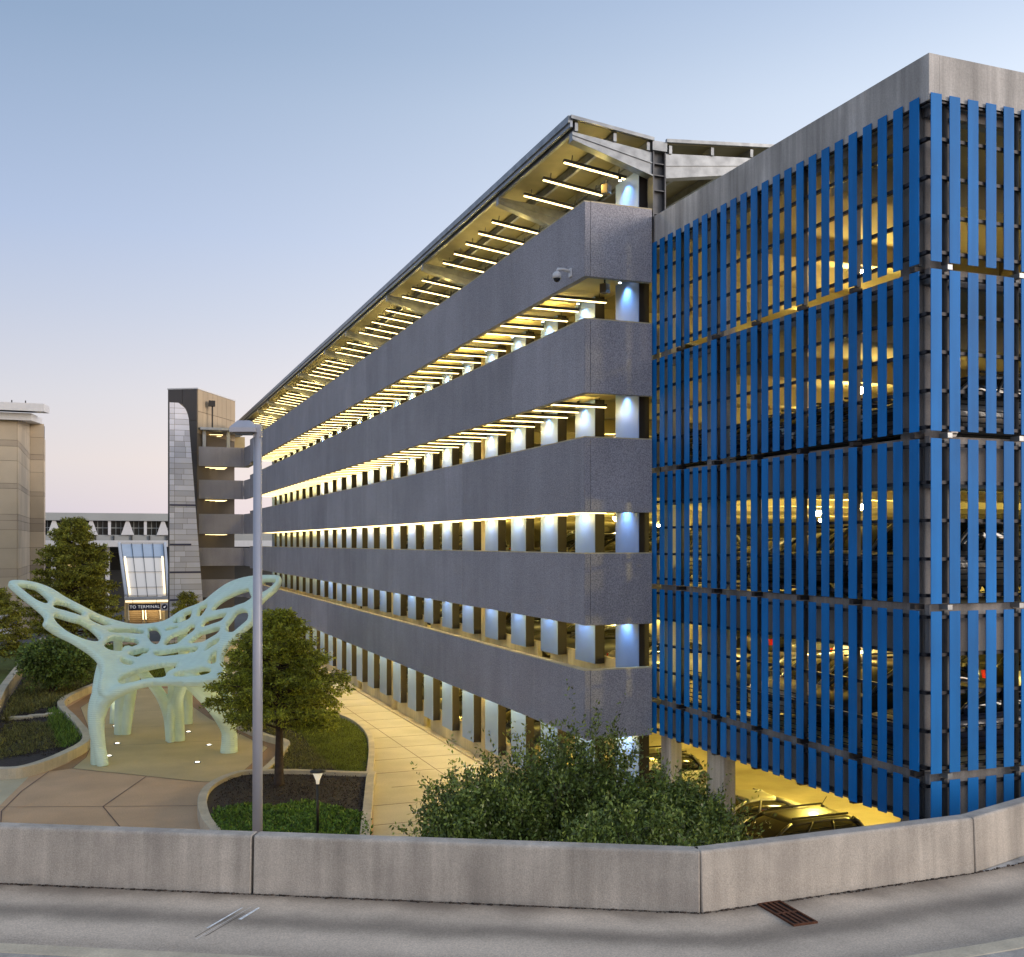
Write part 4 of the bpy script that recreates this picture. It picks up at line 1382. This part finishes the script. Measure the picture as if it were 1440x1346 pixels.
NOSE = R(90)        # nose towards -x, the open side
car('suv', 'black', (18.3, 25.6, 0.01), NOSE, 'dark SUV with roof rails parked nearest the barrier under the blue slats')
car('sedan', 'silver', (19.0, 29.1, 0.01), NOSE, 'silver sedan parked just behind the dark SUV on the ground storey')
car('pickup', 'white', (17.9, 33.0, 0.01), NOSE, 'pale pickup truck parked beyond the concrete column on the ground storey')
cr = random.Random(21)
kinds = ['suv', 'sedan', 'sedan', 'suv', 'pickup']
cols_ = ['black', 'grey', 'silver', 'white', 'black', 'navy', 'grey', 'black']
near = [18.95, 21.6, 23.6, 26.4]
ORD = ['second', 'third', 'fourth', 'fifth']
spot = ['nearest the corner', 'second from the corner', 'third from the corner', 'fourth from the corner']
for i, s in enumerate(SL[:3]):
    for j, y in enumerate(near):
        k = cr.choice(kinds)
        c = 'silver' if (i == 0 and j == 2) else cr.choice(['black', 'grey', 'black', 'navy'])
        nm = {'suv': 'SUV', 'sedan': 'car', 'pickup': 'pickup'}[k]
        car(k, c, (18.5, y, s + 0.004), NOSE, '%s %s behind the blue slats on the %s storey, %s' % (c, nm, ORD[i], spot[j]), 'cars behind the blue slats')
for i, s in enumerate([0.0] + SL[:4]):
    nv_ = 0
    for j in range(22):
        y = 32.3 + 2.9 * j
        if abs((y - 43.2 + 7.7) % 15.4 - 7.7) < 0.9 or (i == 0 and j == 0):
            continue
        k = cr.choice(kinds)
        if cr.random() < (0.15 if i < 4 else 0.6):
            continue
        c = cr.choice(cols_)
        nv_ += 1
        car(k, c, (18.6, y, s + 0.004), NOSE if cr.random() < 0.7 else -NOSE,
            '%s %s glimpsed behind the fins on the %s storey, %s from the near end' % (c, {'suv': 'SUV', 'sedan': 'sedan', 'pickup': 'pickup'}[k], (['ground'] + ORD)[i], ordinal(nv_)), 'vehicles behind the fins on the %s storey' % (['ground'] + ORD)[i], detail=False)
    for j in range(9):
        for x in (27.0, 32.6):
            if i in (0, 4) or (i == 3 and x < 30) or cr.random() < 0.2:
                continue
            k, c = cr.choice(kinds), cr.choice(cols_)
            car(k, c, (x, 20.0 + 2.75 * j, s + 0.004), NOSE if x > 30 else -NOSE, '%s %s inside the %s storey, %s inner row, %s from the right end' % (c, {'suv': 'SUV', 'sedan': 'sedan', 'pickup': 'pickup'}[k], (['ground'] + ORD)[i], 'first' if x < 30 else 'second', ordinal(j + 1)),
                'vehicles deep inside the %s storey' % (['ground'] + ORD)[i], detail=False)

# ------------------------------------------------------------------ sculpture: a pierced shell on splayed legs, one continuous surface
FX, TH_ = 1489.75, R(21.0046)
ct, st_ = math.cos(TH_), math.sin(TH_)


def drawn(u, v, w):
    """measured drawing (u across, v up the elevation, w distance of the section) -> metres on the plaza"""
    u, v, w = np.asarray(u, float), np.asarray(v, float), np.asarray(w, float)
    l = (u - 720) / FX * w
    return np.stack([l * ct + w * st_, w * ct - l * st_, 9.5 - (v - 764) / FX * w], -1)


OUT = [(12, 818), (39, 817.5), (68, 826), (91, 840), (116, 853), (145, 867), (179, 877), (208, 877.5), (234, 872), (256, 858), (285, 846.5), (300, 834.5), (323, 819), (352, 810.5), (389, 809.5),
       (396, 815), (388, 828), (370, 843), (358, 858), (356, 873), (334, 893), (316, 911), (311, 928), (315, 942), (308, 955), (290, 960), (269, 961.5), (234, 960), (200, 963), (167, 975), (147, 981),
       (139, 966), (143, 940), (133, 922), (108, 904.5), (83, 892), (63, 877), (64, 866), (52, 854), (23, 831)]
CTRL = [(12, 818, 50), (40, 818, 51.2), (64, 866, 47.6), (23, 831, 49.2), (91, 840, 53), (145, 867, 55), (200, 878, 56.2), (256, 858, 55), (300, 834, 53.6), (351, 811, 52), (395, 814, 50.6), (387, 828, 49.6),
        (369, 843, 49), (356, 874, 47.4), (334, 894, 47), (314, 911, 46.6), (312, 941, 46.0), (307, 955, 45.6), (250, 961, 45.5), (200, 963, 45.5), (146, 979, 45.3), (143, 937, 46.1), (108, 904, 46.8),
        (83, 891, 47.3), (200, 912, 50.6), (150, 900, 49.6), (265, 905, 50.2), (230, 935, 48.0), (110, 872, 49.4), (300, 872, 50.2), (340, 845, 50.2)]
HOLES = [(47, 833, 25, 6.8, 33), (94.6, 857, 21, 6, 17), (108, 883.5, 31, 9.5, 27), (147, 874, 20, 6.5, 14), (177, 889, 23, 4, 3), (170, 906.5, 21, 8.5, -3), (195.4, 918.5, 13, 5.2, -8), (178.4, 931.5, 8, 4.2, 15),
         (212, 948, 40, 8.5, -14), (217, 895, 11.5, 7, 62), (258, 867.5, 14.5, 6, -25), (284, 858.5, 9.5, 6, -40), (245, 884.5, 11, 2.8, -10), (254, 895, 22, 7, -30), (301, 873.5, 19, 7, -27),
         (288, 893, 22, 7, -25), (248, 917, 27, 5, -7), (333, 874, 16.5, 10, -43), (330, 845, 29, 8, -24), (373, 823, 21, 6.5, -33), (317, 828, 20, 3, -28), (298, 907, 12, 3.4, -35), (303, 925, 10, 5.5, -40), (268, 946.5, 25, 5, -4)]


def tps(ctrl):
    c = np.array(ctrl, float)
    p, w = c[:, :2] / 100, c[:, 2]
    r = np.linalg.norm(p[:, None] - p[None], axis=-1)
    K = np.where(r > 0, r * r * np.log(r + 1e-12), 0) + 0.02 * np.eye(len(p))
    A = np.block([[K, np.ones((len(p), 1)), p], [np.vstack([np.ones(len(p)), p.T]), np.zeros((3, 3))]])
    s = np.linalg.solve(A, np.concatenate([w, np.zeros(3)]))

    def f(u, v):
        q = np.stack([u, v], -1) / 100
        d = np.linalg.norm(q[..., None, :] - p, axis=-1)
        return (np.where(d > 0, d * d * np.log(d + 1e-12), 0) @ s[:len(p)]) + s[len(p)] + q @ s[len(p) + 1:]
    return f


def sculpture():
    depth = tps(CTRL)
    st = 1.0
    U, V = np.meshgrid(np.arange(8, 402, st), np.arange(804, 988, st), indexing='ij')
    o = np.array(smooth_poly(OUT, 4))
    a, b = o, np.roll(o, -1, 0)
    P = np.stack([U, V], -1)
    dmin = np.full(U.shape, 1e9)
    ins = np.zeros(U.shape, bool)
    for p, q in zip(a, b):
        d = q - p
        t = np.clip(((P - p) @ d) / (d @ d + 1e-9), 0, 1)
        dmin = np.minimum(dmin, np.linalg.norm(P - p - t[..., None] * d, axis=-1))
        cr_ = ((p[1] > V) != (q[1] > V)) & (U < (q[0] - p[0]) * (V - p[1]) / (q[1] - p[1] + 1e-12) + p[0])
        ins ^= cr_
    D = np.where(ins, dmin, -dmin)
    K, G1 = [], []
    for cx, cy, A, B, ang in HOLES:
        t = math.radians(ang)
        x = (U - cx) * math.cos(t) + (V - cy) * math.sin(t)
        y = -(U - cx) * math.sin(t) + (V - cy) * math.cos(t)
        k0 = np.sqrt((x / A) ** 2 + (y / B) ** 2)
        k1 = np.sqrt((x / A ** 2) ** 2 + (y / B ** 2) ** 2) + 1e-9
        K.append(k0)
        G1.append(k0 / k1)
    # every opening swells until only a rib is left between it and its neighbours or the rim
    K, G1 = np.stack(K), np.stack(G1)
    o2 = np.argsort(K, axis=0)[:2]
    k1_, k2_ = np.take_along_axis(K, o2[:1], 0)[0], np.take_along_axis(K, o2[1:2], 0)[0]
    df = k2_ - k1_
    gx, gy = np.gradient(df)
    seam = df / (np.hypot(gx, gy) + 0.02)
    hole = (k1_ - 1.16) * np.take_along_axis(G1, o2[:1], 0)[0]
    hole = np.maximum(np.maximum(hole, 4.0 - seam), 6.3 - dmin)
    for _ in range(6):
        hole[1:-1, 1:-1] = (hole[1:-1, 1:-1] * 2 + hole[:-2, 1:-1] + hole[2:, 1:-1] + hole[1:-1, :-2] + hole[1:-1, 2:]) / 6
    D = np.minimum(D, hole)
    W_ = depth(U, V)
    X = drawn(U, V, W_)
    gu, gv = np.gradient(X, axis=0), np.gradient(X, axis=1)
    N = np.cross(gu, gv)
    N /= np.linalg.norm(N, axis=-1, keepdims=True)
    N *= np.sign(N[..., 2:3])
    q = np.clip(D / 4.5, 0, 1)
    t = np.sqrt(np.clip(1 - (1 - q) ** 2, 0, 1))[..., None]
    top = X + N * (0.12 * t)
    bot = X - N * (0.05 + 0.22 * t)
    nu, nv = U.shape
    ok = D > 0
    cell = ok[:-1, :-1] & ok[1:, :-1] & ok[:-1, 1:] & ok[1:, 1:]
    idx = np.arange(nu * nv).reshape(nu, nv)
    i, j = np.nonzero(cell)
    A0, B0, C0, D0 = idx[i, j], idx[i + 1, j], idx[i + 1, j + 1], idx[i, j + 1]
    off = nu * nv
    F = [np.stack([A0, B0, C0, D0], 1), np.stack([D0, C0, B0, A0], 1) + off]
    pad = np.pad(cell, 1)
    for di, dj, (e0, e1) in ((0, -1, (A0, B0)), (1, 0, (B0, C0)), (0, 1, (C0, D0)), (-1, 0, (D0, A0))):
        bnd = ~pad[i + 1 + di, j + 1 + dj]
        F.append(np.stack([e1[bnd], e0[bnd], e0[bnd] + off, e1[bnd] + off], 1))
    Vt = np.concatenate([top.reshape(-1, 3), bot.reshape(-1, 3)])
    Fc = np.concatenate(F)
    used = np.unique(Fc)
    mp = np.zeros(len(Vt), int)
    mp[used] = np.arange(len(used))
    mb = MB()

    def leg(pts, rad):
        c = smooth_poly([tuple(drawn(*p)) for p in pts], 5, False)
        r = np.interp(np.linspace(0, 1, len(c)), np.linspace(0, 1, len(rad)), rad)
        c[0] = (c[0][0], c[0][1], -0.03)
        mb.tube(c, list(r), 12)

    leg([(145, 1077, 45.2), (140, 1052, 45.3), (135.5, 1022, 45.4), (136.5, 996, 45.6), (144, 974, 45.9), (155, 952, 46.6)], [0.24, 0.27, 0.33, 0.38, 0.42, 0.36])
    leg([(137, 1015, 45.5), (146, 988, 45.5), (165, 973, 45.5), (200, 962, 45.7)], [0.26, 0.32, 0.28, 0.16])
    leg([(136, 1005, 45.6), (140, 970, 46.0), (143, 945, 46.6), (148, 920, 48.0)], [0.26, 0.32, 0.28, 0.22])
    leg([(168, 1033, 52.6), (169, 1000, 52.5), (172, 970, 52.2), (176, 935, 51.5), (180, 915, 50.5)], [0.26, 0.28, 0.30, 0.32, 0.3])
    leg([(177, 1032, 52.6), (180, 1000, 52.5), (184, 970, 52.2), (192, 940, 51.0), (205, 925, 50.0)], [0.24, 0.28, 0.30, 0.32, 0.25])
    leg([(160, 1014, 55.8), (162, 985, 55.7), (166, 950, 55.3), (166, 915, 54.4), (165, 882, 54.0)], [0.22, 0.22, 0.24, 0.2])
    leg([(241, 1042, 50.9), (238, 1010, 50.8), (230, 985, 50.4), (217, 965, 50.0), (200, 945, 49.8), (190, 925, 49.8)], [0.28, 0.27, 0.27, 0.25, 0.25, 0.2])
    leg([(252, 1041, 50.9), (251, 1010, 50.8), (250, 985, 50.4), (254, 968, 50.0), (262, 945, 49.8), (272, 920, 49.5)], [0.28, 0.27, 0.27, 0.27, 0.28, 0.22])
    leg([(240, 985, 50.5), (242, 965, 50.0), (238, 940, 49.8), (232, 925, 49.8)], [0.16, 0.2, 0.22, 0.18])
    leg([(264, 1018, 55.7), (264, 985, 55.5), (262, 955, 55.0), (258, 910, 54.5), (255, 866, 54.4)], [0.26, 0.25, 0.28, 0.3, 0.2])
    leg([(322, 1057, 48.1), (322, 1030, 48.1), (313, 1008, 47.9), (297, 985, 47.6), (280, 967, 47.3), (268, 953, 47.2), (255, 938, 48)], [0.40, 0.34, 0.38, 0.42, 0.42, 0.40, 0.3])
    leg([(320, 1025, 48.1), (331, 1012, 49.2), (322, 985, 50.0), (308, 950, 50.0), (303, 915, 49.0)], [0.2, 0.26, 0.24, 0.24, 0.2])
    nb = len(used)
    me = bpy.data.meshes.new('shell')
    fl = [tuple(mp[f]) for f in Fc] + [tuple(k + nb for k in f) for f in mb.f]
    me.from_pydata([tuple(p) for p in Vt[used]] + [tuple(p) for p in mb.v], [], fl)
    tmp = link('shell', me)
    rm = tmp.modifiers.new('fuse', 'REMESH')
    rm.mode = 'VOXEL'
    rm.voxel_size = 0.04
    sm = tmp.modifiers.new('soften', 'SMOOTH')
    sm.factor = 0.5
    sm.iterations = 3
    dg_ = bpy.context.evaluated_depsgraph_get()
    m2 = bpy.data.meshes.new_from_object(tmp.evaluated_get(dg_))
    bpy.data.objects.remove(tmp)
    base = Vector((2.6, 51.0, 0))
    m2.transform(Matrix.Translation(-base))
    m2.polygons.foreach_set('use_smooth', [True] * len(m2.polygons))
    m2.materials.clear()
    m2.materials.append(M['sculpture_mint'])
    s = link('pavilion_sculpture', m2, None, base)
    tag(s, 'pale mint sculpture of a pierced winged shell standing on splayed legs', 'sculpture')


sculpture()

# ------------------------------------------------------------------ trees and shrubs


def conifer(name, label, loc, H, hb, prof, nbr, nleaf, leaf, seed, m='leaf_cypress', trunk_r=0.15, rise=0.35, group=None):
    """feathery cypress: ascending limbs, flat sprays of small leaves along their twigs"""
    g = np.random.default_rng(seed)
    t = thing(name, label, 'tree', loc, 0, group)
    limb = MB()
    tips_p, tips_d = [], []
    hs, rs_ = zip(*prof)
    for k in range(nbr):
        f = ((k + g.random()) / nbr) ** 0.9
        z = hb + (H * 0.97 - hb) * f
        Rz = np.interp((z - hb) / (H - hb), hs, rs_)
        az = k * 2.39996 + g.normal() * 0.3
        L = Rz * g.uniform(0.72, 1.12)
        rs0 = rise * g.uniform(0.5, 1.5) * (0.6 + 0.9 * f)
        d = np.array([math.cos(az), math.sin(az), 0])
        side = np.array([-math.sin(az), math.cos(az), 0])
        pts = []
        for q in np.linspace(0, 1, 6):
            pts.append(np.array([0, 0, z]) + d * L * q + np.array([0, 0, L * rs0 * (q - 0.45 * q * q)]) + side * L * 0.08 * math.sin(3 * q + k))
        r0 = max(0.012, 0.022 * L)
        limb.tube([tuple(p) for p in pts], [r0 * (1 - 0.85 * q) for q in np.linspace(0, 1, 6)], 5)
        nt = int(6 + 9 * L)
        for w in range(nt):
            q = 0.22 + 0.78 * (w + g.random()) / nt
            i = min(int(q * 5), 4)
            p = pts[i] + (pts[i + 1] - pts[i]) * (q * 5 - i)
            s = 1 if w % 2 else -1
            tl = (0.20 + 0.42 * L * (1 - q) + 0.10) * g.uniform(0.6, 1.2)
            td = d * g.uniform(0.35, 0.9) + side * s * g.uniform(0.5, 1.0) + np.array([0, 0, g.uniform(-0.25, 0.35)])
            td /= np.linalg.norm(td)
            tips_p.append((p, tl))
            tips_d.append(td)
    limb.build('limb', 'bark', t, local=True)
    tr = MB()
    tr.tube([(0, 0, -0.05), (0, 0, 0.15), (0.02, 0.01, H * 0.3), (-0.02, 0.02, H * 0.65), (0, 0, H * 0.97)], [trunk_r * 1.5, trunk_r * 1.08, trunk_r * 0.8, trunk_r * 0.45, 0.02], 10)
    tr.build('trunk', 'bark', t, local=True)
    per = max(4, nleaf // len(tips_p))
    base = np.array([p for p, _ in tips_p])
    tl = np.array([l for _, l in tips_p])
    td = np.array(tips_d)
    n = len(base)
    q = g.random((n, per)) ** 0.8
    P = base[:, None] + td[:, None] * (tl[:, None] * q)[..., None] + g.normal(size=(n, per, 3)) * np.array([0.03, 0.03, 0.035]) * (1 + 0.4 * leaf / 0.12)
    P[..., 2] -= 0.16 * (tl[:, None] * q) ** 1.5
    Dl = td[:, None] * 0.7 + g.normal(size=(n, per, 3)) * 0.55 + np.array([0, 0, -0.15])
    V, F = leaves(P.reshape(-1, 3), Dl.reshape(-1, 3), np.full(n * per, leaf), np.full(n * per, leaf * 0.36))
    link('crown', arrmesh('crown', V, F, m), t)
    return t


conifer('cypress_tree', 'feathery green cypress in the front planting bed right of the street lamp', (6.17, 40.82, 0.3), 6.75, 2.1,
        [(0, 2.1), (0.10, 2.75), (0.25, 2.7), (0.45, 2.05), (0.65, 1.3), (0.82, 0.7), (1, 0.25)], 105, 44000, 0.15, 3, trunk_r=0.17)
conifer('cypress_tree', 'large cypress behind the left wing of the sculpture, before the beige building', (-2.4, 93, 0.1), 11.6, 1.6,
        [(0, 3.4), (0.15, 4.4), (0.35, 3.9), (0.6, 2.7), (0.8, 1.6), (0.93, 0.8), (1, 0.3)], 130, 42000, 0.26, 4, 'leaf_cypress_far', trunk_r=0.2)
conifer('cypress_tree', 'cypress cut off by the left edge of the view', (-7.6, 86, 0.1), 6.2, 1.0,
        [(0, 2.0), (0.3, 2.6), (0.6, 1.9), (1, 0.3)], 60, 14000, 0.22, 5, 'leaf_cypress_far', trunk_r=0.12)
conifer('cypress_tree', 'small cypress behind the right wing of the sculpture, half hidden by the front tree', (8.3, 60.5, 0.1), 5.2, 0.7,
        [(0, 1.5), (0.2, 2.1), (0.5, 1.7), (1, 0.3)], 60, 16000, 0.17, 6, trunk_r=0.09)
conifer('cypress_tree', 'small far tree whose top shows above the middle of the sculpture', (7.1, 102, 0), 5.0, 0.8,
        [(0, 1.2), (0.3, 1.6), (0.6, 1.2), (1, 0.3)], 45, 7000, 0.22, 8, 'leaf_cypress_far', trunk_r=0.08)


def shrub(name, label, loc, rad, h, nshoot, per, leaf, m, seed, up=0.6, cat='shrub', spike=0.15, base=0.0, stems=7, slim=0.45, group=None):
    """many leafy shoots pushing out of a lobed body"""
    g = np.random.default_rng(seed)
    t = thing(name, label, cat, loc, 0, group)
    lobes = [(np.array([g.uniform(-0.5, 0.5) * rad[0], g.uniform(-0.5, 0.5) * rad[1], h * g.uniform(0.35, 0.62)]), g.uniform(0.5, 0.8)) for _ in range(9)]
    S, Dv, Ls = [], [], []
    for k in range(nshoot):
        c, w = lobes[g.integers(len(lobes))]
        d = g.normal(size=3)
        d[2] = d[2] * 0.8 + 0.15
        d /= np.linalg.norm(d)
        R_ = np.array([rad[0], rad[1], h * 0.42]) * w
        p = c + d * R_ * g.uniform(0.55, 1.0)
        if p[2] < base + 0.05:
            p[2] = base + g.uniform(0.05, 0.5)
        dd = d * (1 - up) + np.array([0, 0, up]) + g.normal(size=3) * 0.25
        dd /= np.linalg.norm(dd)
        S.append(p)
        Dv.append(dd)
        Ls.append(g.uniform(0.25, 0.55) * (2.2 if g.random() < spike else 1.0) * (h / 4) ** 0.5)
    S, Dv, Ls = np.array(S), np.array(Dv), np.array(Ls)
    q = g.random((nshoot, per))
    P = S[:, None] + Dv[:, None] * (Ls[:, None] * q)[..., None] + g.normal(size=(nshoot, per, 3)) * leaf * 0.45
    Dl = Dv[:, None] * 0.55 + g.normal(size=(nshoot, per, 3)) * 0.6
    V, F = leaves(P.reshape(-1, 3), Dl.reshape(-1, 3), np.full(nshoot * per, leaf), np.full(nshoot * per, leaf * slim))
    link('foliage', arrmesh('foliage', V, F, m), t)
    sb = MB()
    for k in range(stems):
        c, _ = lobes[k % len(lobes)]
        a = (g.normal() * 0.15, g.normal() * 0.15, -0.05)
        sb.tube([a, (c[0] * 0.4, c[1] * 0.4, c[2] * 0.5), tuple(c + np.array([0, 0, 0.2 * h]))], [0.05, 0.035, 0.012], 5)
    for k in range(0, nshoot, 6):
        sb.tube([tuple(S[k] - Dv[k] * 0.35), tuple(S[k] + Dv[k] * Ls[k])], [0.008, 0.003], 3)
    sb.build('stem', 'bark', t, local=True)
    return t


G = 'dark bushes behind the barrier'
shrub('evergreen_bush', 'dark rounded evergreen bush at the left, beside the pale sidewalk', (7.5, 22.6, 0), (1.55, 1.5), 4.9, 1900, 28, 0.105, 'leaf_bush', 31, group=G, spike=0.12)
shrub('evergreen_bush', 'tall middle evergreen bush with upright shoots before the garage corner', (10.3, 22.3, 0), (1.9, 1.6), 5.7, 2300, 28, 0.105, 'leaf_bush', 32, group=G, spike=0.2)
shrub('evergreen_bush', 'right evergreen bush reaching to the concrete column by the parked cars', (12.1, 20.9, 0), (1.15, 1.4), 4.7, 1900, 28, 0.105, 'leaf_bush', 33, group=G, spike=0.15)
shrub('evergreen_bush', 'low front evergreen bush pressed against the middle of the barrier', (9.6, 18.6, 0), (2.2, 1.2), 4.6, 1800, 26, 0.10, 'leaf_bush', 34, group=G, spike=0.1)
shrub('small_shrub', 'bright green low shrub at the left foot of the dark bushes', (7.0, 20.6, 0), (0.5, 0.5), 2.7, 160, 24, 0.08, 'leaf_ground', 35, spike=0.1)
shrub('leafy_shrub', 'bright green young broadleaf tree in the left planting bed', (-3.0, 70.5, 0.2), (2.0, 1.8), 3.9, 700, 22, 0.20, 'leaf_broad', 41, up=0.2, slim=0.55)
G = 'shrubs at the back of the left bed'
shrub('leafy_shrub', 'rounded shrub behind the bright young tree, left of the sculpture leg', (-0.6, 77.5, 0.2), (1.7, 1.5), 2.6, 420, 20, 0.18, 'leaf_broad', 42, up=0.3, group=G)
shrub('leafy_shrub', 'low shrub under the big cypress at the back lawn', (-2.6, 84.5, 0.2), (2.0, 1.5), 2.4, 420, 18, 0.18, 'leaf_cypress_far', 43, up=0.3, group=G)
shrub('leafy_shrub', 'dense dark shrub behind the front tree beside the sidewalk', (9.6, 58.5, 0.1), (1.5, 1.4), 2.0, 360, 20, 0.15, 'leaf_cypress', 44, up=0.4)


def tufts(name, label, cat, poly, n, per, hgt, wid, m, seed, z, kind='stuff', lean=0.5):
    """ground cover: blades or leaflets scattered inside a polygon, one object"""
    g = np.random.default_rng(seed)
    pg = np.array(poly)
    lo, hi = pg.min(0), pg.max(0)
    pts = []
    while len(pts) < n:
        c = lo + (hi - lo) * g.random((n, 2))
        inside = np.zeros(n, bool)
        for a, b in zip(pg, np.roll(pg, -1, 0)):
            inside ^= ((a[1] > c[:, 1]) != (b[1] > c[:, 1])) & (c[:, 0] < (b[0] - a[0]) * (c[:, 1] - a[1]) / (b[1] - a[1] + 1e-12) + a[0])
        pts += list(c[inside])
    c = np.array(pts[:n])
    P = np.repeat(np.concatenate([c, np.full((n, 1), z)], 1), per, 0) + g.normal(size=(n * per, 3)) * np.array([hgt * 0.4, hgt * 0.4, 0])
    P[:, 2] = z + np.abs(g.normal(size=n * per)) * hgt * 0.35
    D = g.normal(size=(n * per, 3)) * lean + np.array([0, 0, 1.0])
    V, F = leaves(P, D, np.full(n * per, hgt), np.full(n * per, wid))
    o = link(name, arrmesh(name, V, F, m))
    o['kind'] = kind
    return o


tufts('ground_cover', '', '', [(3.35, 33.2), (3.3, 36.0), (3.6, 37.6), (4.6, 37.9), (5.6, 37.2), (6.6, 37.7), (7.6, 36.0), (8.2, 35.0), (7.6, 32.0)], 5200, 5, 0.13, 0.075, 'leaf_ground', 51, 0.30, lean=1.1)
tufts('lawn_grass', '', '', [(9.7, 42.0), (10.9, 46.2), (11.7, 50.2), (12.0, 53.5), (11.6, 56.6), (10.4, 59.6), (8.9, 62), (8.4, 57), (9.0, 52), (8.7, 47), (8.9, 43.5)], 9000, 4, 0.11, 0.022, 'leaf_grass', 52, 0.13)
tufts('bed_grass', '', '', [(6.2, 44.2), (8.9, 43.4), (8.8, 50), (8.6, 57), (6.4, 62), (7.0, 56), (8.0, 50)], 1300, 5, 0.16, 0.03, 'leaf_dry', 53, 0.10, lean=0.8)
tufts('bed_cover', '', '', [(-4.8, 49.8), (-1.9, 52.2), (-2.3, 56), (-2.4, 59.5), (-4.6, 60), (-5.0, 54)], 1100, 5, 0.16, 0.03, 'leaf_dry', 54, 0.20, lean=0.9)
tufts('bed_cover', '', '', [(-1.75, 51.5), (-1.1, 53.5), (-2.0, 60.5), (-2.7, 64.0), (-2.6, 58)], 260, 9, 0.26, 0.035, 'leaf_ground', 55, 0.20, lean=0.5)
tufts('bed_cover', '', '', [(-5.0, 62), (-2.4, 66.0), (-1.6, 73), (0.0, 77), (-4.8, 80), (-5.2, 70)], 2400, 5, 0.24, 0.04, 'leaf_dry', 56, 0.20, lean=0.8)
tufts('lawn_grass', '', '', [(-0.2, 80), (4.0, 76), (7.0, 78), (7.5, 101), (0.0, 101)], 7000, 4, 0.2, 0.05, 'leaf_grass', 57, 0.22)
tufts('mulch_chips', '', '', [(3.4, 38.0), (4.4, 42.6), (5.6, 43.0), (9.2, 41.2), (9.5, 40.2), (8.0, 34.5), (7.0, 37.5), (5.0, 37.6)], 2600, 2, 0.07, 0.035, 'mulch_chip', 58, 0.30, lean=3)
tufts('mulch_chips', '', '', [(-5.2, 51), (-1.9, 50.5), (-1.2, 53.3), (-2.6, 66), (-5.2, 66)], 3600, 2, 0.08, 0.04, 'mulch_chip', 59, 0.20, lean=3)
for k, (x, y, s) in enumerate([(-3.9, 63.5, 0.55), (-4.8, 61.0, 0.5), (-2.9, 66.0, 0.6), (-4.6, 52.6, 0.6), (-5.0, 51.0, 0.5)]):
    g = np.random.default_rng(70 + k)
    P = np.tile(np.array([[0, 0, 0.0]]), (70, 1)) + g.normal(size=(70, 3)) * 0.05
    D = g.normal(size=(70, 3)) * 0.55 + np.array([0, 0, 1.0])
    V, F = leaves(P, D, np.full(70, s * 1.2), np.full(70, 0.03))
    o = link('grass_clump', arrmesh('grass_clump', V, F, 'leaf_dry'), None, (x, y, 0.2))
    tag(o, 'spiky grass clump in the left bed, ' + ['behind the low stones', 'left of the low stones', 'below the bright young tree', 'by the front kerb', 'at the left kerb bend'][k], 'grass clump', 'grass clumps in the left bed')
for k, (x, y, s) in enumerate([(-4.3, 61.5, 0.8), (-3.3, 61.9, 0.6), (-2.6, 62.2, 0.5)]):
    g = random.Random(90 + k)
    ring = [(x + s * math.cos(a) * g.uniform(0.7, 1.1), y + 0.45 * s * math.sin(a) * g.uniform(0.7, 1.1)) for a in np.linspace(0, 6.0, 8)]
    o = MB().prism(ring, 0.2, 0.36).build('flat_stone', 'kerb', bevel=0.04)
    tag(o, 'pale flat stone in the dark mulch of the left bed, ' + ['leftmost and largest', 'middle', 'rightmost and smallest'][k] + ' of three', 'stone', 'flat stones in the left bed')
mp_ = thing('marker_post', 'thin white marker post standing in the left planting bed', 'post', (-4.3, 50.4, 0.2))
MB().tube([(0, 0, 0), (0, 0, 0.75)], 0.03, 8).build('post', 'white_paint', mp_, local=True)
MB().tube([(0, 0, 0.75), (0, 0, 0.79)], 0.035, 8).build('cap', 'white_paint', mp_, local=True)
